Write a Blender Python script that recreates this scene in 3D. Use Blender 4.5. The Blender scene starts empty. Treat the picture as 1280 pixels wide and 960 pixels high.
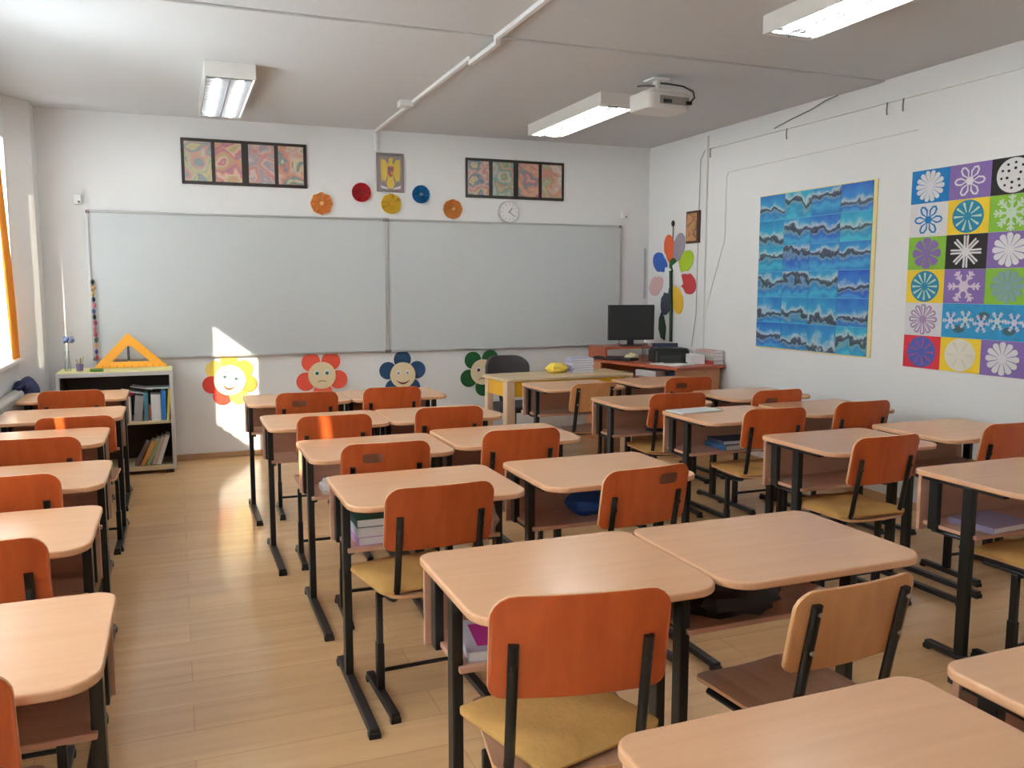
import bpy, bmesh, math, random
from mathutils import Vector, Matrix, Euler
PI = math.pi
R = math.radians
random.seed(7)
S = bpy.context.scene
COL = S.collection

# ------------------------------------------------------------------ camera
cam_d = bpy.data.cameras.new('camera')
cam_d.sensor_width = 36.0
cam_d.lens = 1067.05 * 36.0 / 1280.0
cam_d.clip_start = 0.05
cam = bpy.data.objects.new('camera', cam_d)
COL.objects.link(cam)
cam.location = (0, 0, 1.449)
cam.rotation_euler = (PI / 2 - 0.11361, 0.0, -0.37375)
S.camera = cam

# ------------------------------------------------------------------ daylight
world = bpy.data.worlds.new('sky')
S.world = world
world.use_nodes = True
wn = world.node_tree
wn.nodes.clear()
wo = wn.nodes.new('ShaderNodeOutputWorld')
wb = wn.nodes.new('ShaderNodeBackground')
wb.inputs['Color'].default_value = (0.93, 0.96, 1.0, 1)
wb.inputs['Strength'].default_value = 20.0
wn.links.new(wb.outputs[0], wo.inputs[0])

sun_d = bpy.data.lights.new('sun', 'SUN')
sun_d.energy = 26.0
sun_d.color = (1.0, 0.86, 0.66)
sun_d.angle = R(0.6)
sun = bpy.data.objects.new('sun', sun_d)
COL.objects.link(sun)
SUN_EL = R(23)
sd = Vector((0.529 * math.cos(SUN_EL), 0.849 * math.cos(SUN_EL), -math.sin(SUN_EL)))
sun.rotation_euler = sd.to_track_quat('-Z', 'Y').to_euler()
sun.location = (-6, -4, 5)

TUBE_STRENGTH = 26.0
S.view_settings.view_transform = 'Standard'
S.view_settings.look = 'None'
S.view_settings.gamma = 1.0
S.view_settings.use_curve_mapping = False
S.view_settings.exposure = 0.52
try:
    S.cycles.use_denoising = True
    S.cycles.max_bounces = 10
    S.cycles.diffuse_bounces = 6
    S.cycles.sample_clamp_indirect = 8.0
except Exception:
    pass

# ------------------------------------------------------------------ materials
def new_mat(name):
    m = bpy.data.materials.new(name)
    m.use_nodes = True
    nt = m.node_tree
    return m, nt, nt.nodes['Principled BSDF']

def plain(name, col, rough=0.5, metal=0.0, spec=0.5, var=0.04, vscale=6.0, bump=0.0, bscale=60.0):
    """a colour with a faint procedural mottling"""
    m, nt, b = new_mat(name)
    N, L = nt.nodes, nt.links
    tc = N.new('ShaderNodeTexCoord')
    ns = N.new('ShaderNodeTexNoise')
    ns.inputs['Scale'].default_value = vscale
    ns.inputs['Detail'].default_value = 4
    L.new(tc.outputs['Object'], ns.inputs['Vector'])
    mx = N.new('ShaderNodeMix')
    mx.data_type = 'RGBA'
    a = [max(0, c * (1 - var)) for c in col] + [1]
    c2 = [min(1, c * (1 + var)) for c in col] + [1]
    mx.inputs[6].default_value = a
    mx.inputs[7].default_value = c2
    L.new(ns.outputs['Fac'], mx.inputs[0])
    L.new(mx.outputs[2], b.inputs['Base Color'])
    b.inputs['Roughness'].default_value = rough
    b.inputs['Metallic'].default_value = metal
    b.inputs['Specular IOR Level'].default_value = spec
    if bump:
        n2 = N.new('ShaderNodeTexNoise')
        n2.inputs['Scale'].default_value = bscale
        n2.inputs['Detail'].default_value = 6
        L.new(tc.outputs['Object'], n2.inputs['Vector'])
        bp = N.new('ShaderNodeBump')
        bp.inputs['Strength'].default_value = bump
        bp.inputs['Distance'].default_value = 0.01
        L.new(n2.outputs['Fac'], bp.inputs['Height'])
        L.new(bp.outputs[0], b.inputs['Normal'])
    return m

def wood(name, c1, c2, stretch=(1.2, 14, 14), rough=0.35, spec=0.5, scale=2.0, rnd=0.06, coat=0.0):
    m, nt, b = new_mat(name)
    N, L = nt.nodes, nt.links
    tc = N.new('ShaderNodeTexCoord')
    oi = N.new('ShaderNodeObjectInfo')
    ad = N.new('ShaderNodeVectorMath'); ad.operation = 'ADD'
    sc = N.new('ShaderNodeVectorMath'); sc.operation = 'SCALE'
    sc.inputs['Scale'].default_value = 0.7
    L.new(oi.outputs['Location'], sc.inputs[0])
    L.new(tc.outputs['Object'], ad.inputs[0])
    L.new(sc.outputs[0], ad.inputs[1])
    mp = N.new('ShaderNodeMapping')
    mp.inputs['Scale'].default_value = stretch
    L.new(ad.outputs[0], mp.inputs[0])
    ns = N.new('ShaderNodeTexNoise')
    ns.inputs['Scale'].default_value = scale
    ns.inputs['Detail'].default_value = 6
    ns.inputs['Roughness'].default_value = 0.6
    ns.inputs['Distortion'].default_value = 0.6
    L.new(mp.outputs[0], ns.inputs['Vector'])
    cr = N.new('ShaderNodeValToRGB')
    cr.color_ramp.elements[0].position = 0.3
    cr.color_ramp.elements[0].color = (*c1, 1)
    cr.color_ramp.elements[1].position = 0.72
    cr.color_ramp.elements[1].color = (*c2, 1)
    L.new(ns.outputs['Fac'], cr.inputs[0])
    hs = N.new('ShaderNodeHueSaturation')
    mr = N.new('ShaderNodeMapRange')
    mr.inputs[3].default_value = 1 - rnd
    mr.inputs[4].default_value = 1 + rnd
    L.new(oi.outputs['Random'], mr.inputs[0])
    L.new(mr.outputs[0], hs.inputs['Value'])
    L.new(cr.outputs[0], hs.inputs['Color'])
    L.new(hs.outputs[0], b.inputs['Base Color'])
    b.inputs['Roughness'].default_value = rough
    b.inputs['Specular IOR Level'].default_value = spec
    b.inputs['Coat Weight'].default_value = coat
    b.inputs['Coat Roughness'].default_value = 0.12
    return m

M = {}
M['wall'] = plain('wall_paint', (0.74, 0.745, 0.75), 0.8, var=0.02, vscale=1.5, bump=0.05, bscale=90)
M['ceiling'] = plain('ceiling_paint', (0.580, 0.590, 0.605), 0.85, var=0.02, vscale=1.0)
M['beech'] = wood('beech_laminate', (0.645, 0.352, 0.192), (0.695, 0.388, 0.218), (1.0, 16, 16), 0.23, 0.42, rnd=0.04)
M['beech_edge'] = wood('beech_board', (0.50, 0.26, 0.17), (0.60, 0.33, 0.22), (1.0, 10, 10), 0.4, rnd=0.05)
M['chair_ply'] = wood('orange_brown_plywood', (0.425, 0.066, 0.0145), (0.555, 0.105, 0.024), (9, 9, 0.9), 0.33, rnd=0.12, coat=0.25)
M['chair_ply_pale'] = wood('pale_orange_plywood', (0.55, 0.235, 0.085), (0.66, 0.31, 0.12), (9, 9, 0.9), 0.35, rnd=0.05, coat=0.2)
M['ply_edge'] = wood('pale_plywood_edge', (0.55, 0.27, 0.12), (0.66, 0.36, 0.17), (9, 9, 9), 0.45, rnd=0.05)
M['seat_ply'] = wood('brown_seat_plywood', (0.34, 0.17, 0.10), (0.47, 0.26, 0.16), (9, 1.0, 9), 0.35, rnd=0.1, coat=0.2)
M['black'] = plain('black_painted_steel', (0.012, 0.012, 0.013), 0.35, var=0.2)
M['foot'] = plain('worn_black_steel', (0.022, 0.018, 0.018), 0.4, var=0.3, vscale=25)
M['screw'] = plain('zinc_screw', (0.6, 0.6, 0.6), 0.3, metal=0.9)
M['mark'] = plain('sticker_residue', (0.16, 0.05, 0.025), 0.7, var=0.35, vscale=40)
M['cushion'] = plain('golden_cloth', (0.50, 0.27, 0.075), 0.9, var=0.15, vscale=14, bump=0.3, bscale=40)
M['white'] = plain('white_plastic', (0.74, 0.74, 0.73), 0.4, var=0.02)
M['white_box'] = plain('white_enamel', (0.70, 0.68, 0.65), 0.35, var=0.03)
M['paper'] = plain('white_paper', (0.78, 0.79, 0.81), 0.7, var=0.03)
M['alu'] = plain('brushed_aluminium', (0.50, 0.50, 0.50), 0.35, metal=0.7, var=0.05, vscale=40)
M['louvre'] = plain('louvre_aluminium', (0.45, 0.47, 0.50), 0.25, metal=0.8, var=0.03)
M['reflector'] = plain('grey_reflector', (0.07, 0.065, 0.065), 0.45, metal=0.0)
M['board'] = plain('whiteboard_enamel', (0.555, 0.585, 0.60), 0.17, var=0.03, vscale=1.2)
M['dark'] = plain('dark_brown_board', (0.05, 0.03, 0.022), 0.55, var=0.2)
M['skirting'] = wood('brown_skirting', (0.40, 0.23, 0.11), (0.48, 0.29, 0.15), (2, 2, 10), 0.4)
M['shelf_white'] = plain('grey_white_board', (0.60, 0.58, 0.57), 0.45, var=0.03)
M['shelf_beech'] = wood('light_beech_board', (0.62, 0.50, 0.30), (0.72, 0.60, 0.38), (1, 12, 12), 0.4)
M['cherry'] = wood('cherry_board', (0.36, 0.075, 0.035), (0.48, 0.12, 0.055), (1, 10, 10), 0.35)
M['alder'] = wood('alder_board', (0.50, 0.21, 0.09), (0.60, 0.27, 0.12), (1.0, 10, 10), 0.4)
M['leg_beech'] = wood('beech_leg', (0.68, 0.46, 0.30), (0.78, 0.56, 0.38), (10, 10, 1), 0.4)
M['desk_yellow'] = plain('yellow_laminate', (0.80, 0.42, 0.02), 0.4)
M['gold_paint'] = plain('gold_ink', (0.62, 0.44, 0.08), 0.5)
M['plastic_black'] = plain('black_plastic', (0.015, 0.015, 0.016), 0.4, var=0.1)
M['screen'] = plain('dark_screen', (0.022, 0.021, 0.020), 0.3, var=0.05)
M['fabric_dark'] = plain('dark_grey_upholstery', (0.06, 0.055, 0.06), 0.9, var=0.15, vscale=60, bump=0.2)
M['set_orange'] = plain('orange_plastic', (0.90, 0.38, 0.012), 0.35, var=0.05)
M['radiator'] = plain('radiator_enamel', (0.58, 0.57, 0.55), 0.4)
M['navy'] = plain('navy_cloth', (0.02, 0.03, 0.10), 0.85, var=0.3, vscale=20, bump=0.3)
M['curtain'] = plain('orange_curtain', (0.85, 0.30, 0.03), 0.9, var=0.08, vscale=10)
M['frame_black'] = plain('black_mount_card', (0.022, 0.016, 0.014), 0.5)
M['grey_card'] = plain('grey_card', (0.20, 0.165, 0.17), 0.6)
M['cream'] = plain('cream_card', (0.74, 0.60, 0.38), 0.7, var=0.04)

def colour(name, c, rough=0.65, var=0.06):
    k = 'c_' + name
    if k not in M:
        M[k] = plain(name, c, rough, var=var, vscale=20)
    return M[k]

# floor: laminate planks that run across the room
def floor_mat():
    m, nt, b = new_mat('laminate_floor')
    N, L = nt.nodes, nt.links
    tc = N.new('ShaderNodeTexCoord')
    br = N.new('ShaderNodeTexBrick')
    br.inputs['Scale'].default_value = 1.0
    br.inputs['Brick Width'].default_value = 1.25
    br.inputs['Row Height'].default_value = 0.19
    br.inputs['Mortar Size'].default_value = 0.0016
    br.inputs['Mortar Smooth'].default_value = 0.3
    br.offset = 0.37
    br.inputs['Color1'].default_value = (0.94, 0.94, 0.94, 1)
    br.inputs['Color2'].default_value = (1.05, 1.05, 1.05, 1)
    br.inputs['Mortar'].default_value = (0.72, 0.68, 0.64, 1)
    L.new(tc.outputs['Object'], br.inputs['Vector'])
    mp = N.new('ShaderNodeMapping')
    mp.inputs['Scale'].default_value = (0.8, 13, 1)
    L.new(tc.outputs['Object'], mp.inputs[0])
    ns = N.new('ShaderNodeTexNoise')
    ns.inputs['Scale'].default_value = 1.6
    ns.inputs['Detail'].default_value = 7
    ns.inputs['Distortion'].default_value = 0.5
    L.new(mp.outputs[0], ns.inputs['Vector'])
    cr = N.new('ShaderNodeValToRGB')
    cr.color_ramp.elements[0].position = 0.28
    cr.color_ramp.elements[0].color = (0.62, 0.375, 0.185, 1)
    cr.color_ramp.elements[1].position = 0.75
    cr.color_ramp.elements[1].color = (0.72, 0.455, 0.235, 1)
    L.new(ns.outputs['Fac'], cr.inputs[0])
    mx = N.new('ShaderNodeMix'); mx.data_type = 'RGBA'; mx.blend_type = 'MULTIPLY'
    mx.inputs[0].default_value = 1.0
    L.new(cr.outputs[0], mx.inputs[6])
    L.new(br.outputs['Color'], mx.inputs[7])
    L.new(mx.outputs[2], b.inputs['Base Color'])
    b.inputs['Roughness'].default_value = 0.17
    return m
M['floor'] = floor_mat()

def emit(name, col, s):
    m = bpy.data.materials.new(name); m.use_nodes = True
    nt = m.node_tree; nt.nodes.clear()
    o = nt.nodes.new('ShaderNodeOutputMaterial'); e = nt.nodes.new('ShaderNodeEmission')
    e.inputs['Color'].default_value = (*col, 1); e.inputs['Strength'].default_value = s
    nt.links.new(e.outputs[0], o.inputs[0])
    return m
M['tube'] = emit('lit_fluorescent_tube', (0.97, 0.98, 0.94), TUBE_STRENGTH)

def sheer_mat(name, dc, tcol):
    m = bpy.data.materials.new(name); m.use_nodes = True
    nt = m.node_tree; nt.nodes.clear(); N, L = nt.nodes, nt.links
    o = N.new('ShaderNodeOutputMaterial')
    d = N.new('ShaderNodeBsdfDiffuse'); d.inputs['Color'].default_value = (*dc, 1)
    t = N.new('ShaderNodeBsdfTranslucent'); t.inputs['Color'].default_value = (*tcol, 1)
    tc = N.new('ShaderNodeTexCoord'); ns = N.new('ShaderNodeTexNoise'); ns.inputs['Scale'].default_value = 30
    L.new(tc.outputs['Object'], ns.inputs['Vector'])
    mr = N.new('ShaderNodeMapRange'); mr.inputs[3].default_value = 0.62; mr.inputs[4].default_value = 0.72
    L.new(ns.outputs['Fac'], mr.inputs[0])
    mx = N.new('ShaderNodeMixShader'); L.new(mr.outputs[0], mx.inputs[0])
    L.new(d.outputs[0], mx.inputs[1]); L.new(t.outputs[0], mx.inputs[2]); L.new(mx.outputs[0], o.inputs[0])
    return m
M['sheer'] = sheer_mat('white_sheer', (0.85, 0.85, 0.85), (0.72, 0.72, 0.72))
M['sheer_dense'] = sheer_mat('dense_white_sheer', (0.80, 0.80, 0.80), (0.50, 0.51, 0.52))

def glass_mat(name, tint=(0.93, 0.96, 0.95), gl=0.08):
    m = bpy.data.materials.new(name); m.use_nodes = True
    nt = m.node_tree; nt.nodes.clear(); N, L = nt.nodes, nt.links
    o = N.new('ShaderNodeOutputMaterial')
    t = N.new('ShaderNodeBsdfTransparent'); t.inputs['Color'].default_value = (*tint, 1)
    g = N.new('ShaderNodeBsdfGlossy'); g.inputs['Roughness'].default_value = 0.03
    fr = N.new('ShaderNodeLayerWeight'); fr.inputs['Blend'].default_value = 0.25
    ml = N.new('ShaderNodeMath'); ml.operation = 'MULTIPLY'; ml.inputs[1].default_value = 0.6
    L.new(fr.outputs['Fresnel'], ml.inputs[0])
    mx = N.new('ShaderNodeMixShader'); L.new(ml.outputs[0], mx.inputs[0])
    L.new(t.outputs[0], mx.inputs[1]); L.new(g.outputs[0], mx.inputs[2]); L.new(mx.outputs[0], o.inputs[0])
    return m
M['glass'] = glass_mat('window_glass')
M['clear'] = glass_mat('clear_plastic', (0.86, 0.90, 0.92))

def painting_mat(name, seed, ramp, scale=9.0, wave=True):
    """a child's drawing: swirls of crayon colour"""
    m, nt, b = new_mat(name)
    N, L = nt.nodes, nt.links
    tc = N.new('ShaderNodeTexCoord')
    mp = N.new('ShaderNodeMapping'); mp.inputs['Location'].default_value = (seed * 3.1, seed * 1.7, seed * 2.3)
    L.new(tc.outputs['Object'], mp.inputs[0])
    vo = N.new('ShaderNodeTexVoronoi'); vo.inputs['Scale'].default_value = scale
    ns = N.new('ShaderNodeTexNoise'); ns.inputs['Scale'].default_value = scale * 0.9; ns.inputs['Distortion'].default_value = 2.0
    L.new(mp.outputs[0], vo.inputs['Vector']); L.new(mp.outputs[0], ns.inputs['Vector'])
    ad = N.new('ShaderNodeMath'); ad.operation = 'ADD'
    L.new(vo.outputs['Distance'], ad.inputs[0]); L.new(ns.outputs['Fac'], ad.inputs[1])
    ml = N.new('ShaderNodeMath'); ml.operation = 'MULTIPLY'; ml.inputs[1].default_value = 1.9
    L.new(ad.outputs[0], ml.inputs[0])
    fr = N.new('ShaderNodeMath'); fr.operation = 'FRACT'; L.new(ml.outputs[0], fr.inputs[0])
    cr = N.new('ShaderNodeValToRGB'); cr.color_ramp.interpolation = 'EASE'
    e = cr.color_ramp.elements
    while len(e) < len(ramp): e.new(0.5)
    for i, c in enumerate(ramp):
        e[i].position = i / (len(ramp) - 1); e[i].color = (*c, 1)
    L.new(fr.outputs[0], cr.inputs[0]); L.new(cr.outputs[0], b.inputs['Base Color'])
    b.inputs['Roughness'].default_value = 0.6
    return m

def winter_mat():
    """blue winter paintings: each sheet differs through its random number"""
    m, nt, b = new_mat('winter_painting')
    N, L = nt.nodes, nt.links
    tc = N.new('ShaderNodeTexCoord'); oi = N.new('ShaderNodeObjectInfo')
    sep = N.new('ShaderNodeSeparateXYZ'); L.new(tc.outputs['Object'], sep.inputs[0])
    off = N.new('ShaderNodeMath'); off.operation = 'MULTIPLY'; off.inputs[1].default_value = 37.0
    L.new(oi.outputs['Random'], off.inputs[0])
    cmb = N.new('ShaderNodeCombineXYZ'); L.new(off.outputs[0], cmb.inputs[0]); L.new(off.outputs[0], cmb.inputs[2])
    ad = N.new('ShaderNodeVectorMath'); ad.operation = 'ADD'
    L.new(tc.outputs['Object'], ad.inputs[0]); L.new(cmb.outputs[0], ad.inputs[1])
    ns = N.new('ShaderNodeTexNoise'); ns.inputs['Scale'].default_value = 9; ns.inputs['Detail'].default_value = 3; ns.inputs['Distortion'].default_value = 0.3
    L.new(ad.outputs[0], ns.inputs['Vector'])
    wn_ = N.new('ShaderNodeTexWhiteNoise'); wn_.noise_dimensions = '1D'; L.new(off.outputs[0], wn_.inputs['W'])
    sr = N.new('ShaderNodeSeparateColor'); L.new(wn_.outputs['Color'], sr.inputs[0])
    # height in the sheet + noise -> bands: water, dark bank, snow, sky; the bank sits at another height in each sheet
    sl = N.new('ShaderNodeMapRange'); sl.inputs[3].default_value = 2.2; sl.inputs[4].default_value = 4.6; L.new(sr.outputs[0], sl.inputs[0])
    so = N.new('ShaderNodeMapRange'); so.inputs[3].default_value = 0.04; so.inputs[4].default_value = 0.36; L.new(sr.outputs[1], so.inputs[0])
    h = N.new('ShaderNodeMath'); h.operation = 'MULTIPLY_ADD'
    L.new(sep.outputs['Z'], h.inputs[0]); L.new(sl.outputs[0], h.inputs[1]); L.new(so.outputs[0], h.inputs[2])
    n2 = N.new('ShaderNodeMath'); n2.operation = 'MULTIPLY'; n2.inputs[1].default_value = 0.62
    L.new(ns.outputs['Fac'], n2.inputs[0])
    sm = N.new('ShaderNodeMath'); sm.operation = 'ADD'; L.new(h.outputs[0], sm.inputs[0]); L.new(n2.outputs[0], sm.inputs[1])
    cr = N.new('ShaderNodeValToRGB'); e = cr.color_ramp.elements
    stops = [(0.0, (0.02, 0.20, 0.48)), (0.20, (0.05, 0.36, 0.58)), (0.34, (0.02, 0.17, 0.48)), (0.43, (0.16, 0.30, 0.40)),
             (0.47, (0.03, 0.05, 0.08)), (0.54, (0.07, 0.09, 0.13)), (0.58, (0.42, 0.52, 0.58)), (0.63, (0.22, 0.42, 0.55)), (0.70, (0.03, 0.28, 0.56)), (1.0, (0.015, 0.15, 0.47))]
    while len(e) < len(stops): e.new(0.5)
    for i, (p, c) in enumerate(stops): e[i].position = p; e[i].color = (*c, 1)
    L.new(sm.outputs[0], cr.inputs[0])
    hs = N.new('ShaderNodeHueSaturation')
    mr = N.new('ShaderNodeMapRange'); mr.inputs[3].default_value = 0.47; mr.inputs[4].default_value = 0.53
    L.new(oi.outputs['Random'], mr.inputs[0]); L.new(mr.outputs[0], hs.inputs['Hue'])
    L.new(cr.outputs[0], hs.inputs['Color']); L.new(hs.outputs[0], b.inputs['Base Color'])
    b.inputs['Roughness'].default_value = 0.55
    return m
M['winter'] = winter_mat()

# ------------------------------------------------------------------ mesh helpers
class MB:
    def __init__(s): s.b = bmesh.new()
    def box(s, c, size, rot=None):
        mt = Matrix.Translation(c)
        if rot is not None: mt = mt @ Euler(rot).to_matrix().to_4x4()
        mt = mt @ Matrix.Diagonal((*size, 1))
        bmesh.ops.create_cube(s.b, size=1, matrix=mt)
        return s
    def cyl(s, p0, p1, r, n=16, r2=None, caps=True):
        p0, p1 = Vector(p0), Vector(p1); d = p1 - p0
        mt = Matrix.Translation((p0 + p1) / 2) @ d.to_track_quat('Z', 'Y').to_matrix().to_4x4()
        bmesh.ops.create_cone(s.b, cap_ends=caps, cap_tris=False, segments=n, radius1=r, radius2=r if r2 is None else r2, depth=d.length, matrix=mt)
        return s
    def sphere(s, c, r, sc=(1, 1, 1), n=16):
        mt = Matrix.Translation(c) @ Matrix.Diagonal((*[r * k for k in sc], 1))
        bmesh.ops.create_uvsphere(s.b, u_segments=n, v_segments=max(6, n // 2), radius=1, matrix=mt)
        return s
    def tube(s, pts, r, n=10, flat=1.0):
        """round bar along a polyline, mitred; flat squashes it in x"""
        P = [Vector(p) for p in pts]; rings = []
        for i, p in enumerate(P):
            t = (P[min(i + 1, len(P) - 1)] - P[max(i - 1, 0)]).normalized()
            a = Vector((1, 0, 0)) if abs(t.x) < 0.9 else Vector((0, 0, 1))
            u = (a - t * a.dot(t)).normalized(); v = t.cross(u)
            rings.append([s.b.verts.new(p + u * (r * flat * math.cos(2 * PI * k / n)) + v * (r * math.sin(2 * PI * k / n))) for k in range(n)])
        for a, b in zip(rings, rings[1:]):
            for k in range(n):
                s.b.faces.new((a[k], a[(k + 1) % n], b[(k + 1) % n], b[k]))
        s.b.faces.new(rings[0][::-1]); s.b.faces.new(rings[-1])
        return s
    def prism(s, poly, f, holes=None):
        """poly: 2-D outline; f(u, v, t) -> 3-D point, t in 0..1 gives the thickness"""
        lo = [s.b.verts.new(f(u, v, 0)) for u, v in poly]
        hi = [s.b.verts.new(f(u, v, 1)) for u, v in poly]
        n = len(poly)
        s.b.faces.new(lo[::-1]); s.b.faces.new(hi)
        for i in range(n):
            s.b.faces.new((lo[i], lo[(i + 1) % n], hi[(i + 1) % n], hi[i]))
        return s
    def plate(s, w, h, rb, rt, f, nc=20, nr=6):
        """rounded rectangle (centre 0,0; bottom radius rb, top radius rt) laid through f(u, v, t)"""
        us = [-w / 2 * math.cos(PI * i / nc) for i in range(nc + 1)]
        def lim(u, r, sign):
            d = w / 2 - abs(u)
            return h / 2 - (0 if d >= r else r - math.sqrt(max(0, r * r - (r - d) ** 2)))
        grids = []
        for t in (0, 1):
            g = []
            for u in us:
                b, tp = -lim(u, rb, -1), lim(u, rt, 1)
                g.append([s.b.verts.new(f(u, b + (tp - b) * k / nr, t)) for k in range(nr + 1)])
            grids.append(g)
        A, B = grids
        for i in range(nc):
            for k in range(nr):
                s.b.faces.new((A[i][k], A[i][k + 1], A[i + 1][k + 1], A[i + 1][k]))
                s.b.faces.new((B[i][k], B[i + 1][k], B[i + 1][k + 1], B[i][k + 1]))
        rim = [(i, 0) for i in range(nc + 1)] + [(nc, k) for k in range(1, nr + 1)] + [(i, nr) for i in range(nc - 1, -1, -1)] + [(0, k) for k in range(nr - 1, 0, -1)]
        for (i, k), (j, l) in zip(rim, rim[1:] + rim[:1]):
            s.b.faces.new((A[i][k], A[j][l], B[j][l], B[i][k])).material_index = 1
        return s
    def lathe(s, prof, c=(0, 0, 0), n=24):
        rings = []
        for r, z in prof:
            rings.append([s.b.verts.new((c[0] + r * math.cos(2 * PI * k / n), c[1] + r * math.sin(2 * PI * k / n), c[2] + z)) for k in range(n)])
        for a, b in zip(rings, rings[1:]):
            for k in range(n): s.b.faces.new((a[k], a[(k + 1) % n], b[(k + 1) % n], b[k]))
        s.b.faces.new(rings[0][::-1]); s.b.faces.new(rings[-1])
        return s
    def build(s, name, mat, parent=None, bevel=0.0, smooth=False, segs=2, loc=None, edge=None):
        bmesh.ops.recalc_face_normals(s.b, faces=s.b.faces)
        me = bpy.data.meshes.new(name); s.b.to_mesh(me); s.b.free()
        me.materials.append(mat)
        me.materials.append(edge or mat)
        o = bpy.data.objects.new(name, me); COL.objects.link(o)
        if parent is not None: o.parent = parent
        if loc is not None: o.location = loc
        if smooth:
            for p in me.polygons: p.use_smooth = True
            try: me.set_sharp_from_angle(angle=R(40))
            except Exception: pass
        if bevel:
            md = o.modifiers.new('edge', 'BEVEL'); md.width = bevel; md.segments = segs; md.limit_method = 'ANGLE'; md.angle_limit = R(35)
        return o

def tag(o, label=None, cat=None, group=None, kind=None):
    if label: o['label'] = label
    if cat: o['category'] = cat
    if group: o['group'] = group
    if kind: o['kind'] = kind
    return o

def thing(name, label, cat, loc=(0, 0, 0), rz=0.0, group=None):
    o = bpy.data.objects.new(name, None); COL.objects.link(o)
    o.empty_display_size = 0.1
    o.location = loc; o.rotation_euler = (0, 0, rz)
    return tag(o, label, cat, group)

def struct(name, mb, mat, **k):
    return tag(mb.build(name, mat, **k), kind='structure')

def copy_tree(o, parent=None):
    c = o.copy(); COL.objects.link(c)
    c.parent = parent
    for ch in list(o.children): copy_tree(ch, c)
    return c

def rr(w, h, r, n=6):
    """rounded-rectangle outline; r = one radius or (bl, br, tr, tl)"""
    if not isinstance(r, tuple): r = (r,) * 4
    out = []
    for (sx, sy), a0, q in (((-1, -1), PI, r[0]), ((1, -1), 1.5 * PI, r[1]), ((1, 1), 0, r[2]), ((-1, 1), 0.5 * PI, r[3])):
        cx, cy = sx * (w / 2 - q), sy * (h / 2 - q)
        for k in range(n + 1):
            a = a0 + PI / 2 * k / n
            out.append((cx + q * math.cos(a), cy + q * math.sin(a)))
    return out

def disc_poly(r, n=24, c=(0, 0), sx=1.0, sy=1.0):
    return [(c[0] + r * sx * math.cos(2 * PI * k / n), c[1] + r * sy * math.sin(2 * PI * k / n)) for k in range(n)]

# wall coordinate frames: F = front wall (u = x, v = z, out = towards the room), W = right wall (u = -y direction, v = z)
YF, XR, ZC = 7.581, 4.447, 2.811
XL = -1.10
def onF(x0, z0, d0, d1):
    return lambda u, v, t: (x0 + u, YF - (d0 + (d1 - d0) * t), z0 + v)
def onW(y0, z0, d0, d1):           # u runs to the right as seen from the room (towards -y)
    return lambda u, v, t: (XR - (d0 + (d1 - d0) * t), y0 - u, z0 + v)
def flatF(d0, d1):                 # local frame for children parented to an empty on the front wall
    return lambda u, v, t: (u, -(d0 + (d1 - d0) * t), v)
def flatW(d0, d1):
    return lambda u, v, t: (-(d0 + (d1 - d0) * t), -u, v)

# ------------------------------------------------------------------ the room
YB = -1.7
struct('floor', MB().box(((XL + XR) / 2, (YB + YF) / 2, -0.05), (XR - XL + 0.6, YF - YB + 0.4, 0.1)), M['floor'])
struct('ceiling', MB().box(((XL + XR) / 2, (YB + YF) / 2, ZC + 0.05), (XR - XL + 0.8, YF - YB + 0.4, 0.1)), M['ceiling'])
struct('wall_front', MB().box(((XL + XR) / 2, YF + 0.1, ZC / 2), (XR - XL + 0.8, 0.2, ZC)), M['wall'])
struct('wall_right', MB().box((XR + 0.1, (YB + YF) / 2, ZC / 2), (0.2, YF - YB, ZC)), M['wall'])
struct('wall_back', MB().box(((XL + XR) / 2, YB - 0.1, ZC / 2), (XR - XL + 0.8, 0.2, ZC)), M['wall'])
# shallow beam under the ceiling
struct('trim_1', MB().box(((XL + XR) / 2, 4.755, ZC - 0.005), (XR - XL, 0.41, 0.016)), M['ceiling'], bevel=0.007)
# window wall: piers, parapet and lintel round three openings
WIN = [(3.58, 7.15), (0.25, 3.15), (-1.55, -0.30)]
SILL, HEAD = 0.905, 2.50
w = MB()
XO = XL - 0.34
def wbox(y0, y1, z0, z1): w.box(((XL + XO) / 2, (y0 + y1) / 2, (z0 + z1) / 2), (XL - XO, y1 - y0, z1 - z0))
wbox(YB, YF, 0, SILL); wbox(YB, YF, HEAD, ZC)
wbox(7.15, YF, SILL, HEAD); wbox(3.15, 3.58, SILL, HEAD); wbox(-0.30, 0.25, SILL, HEAD); wbox(YB, -1.55, SILL, HEAD)
struct('wall_left', w, M['wall'])
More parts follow.
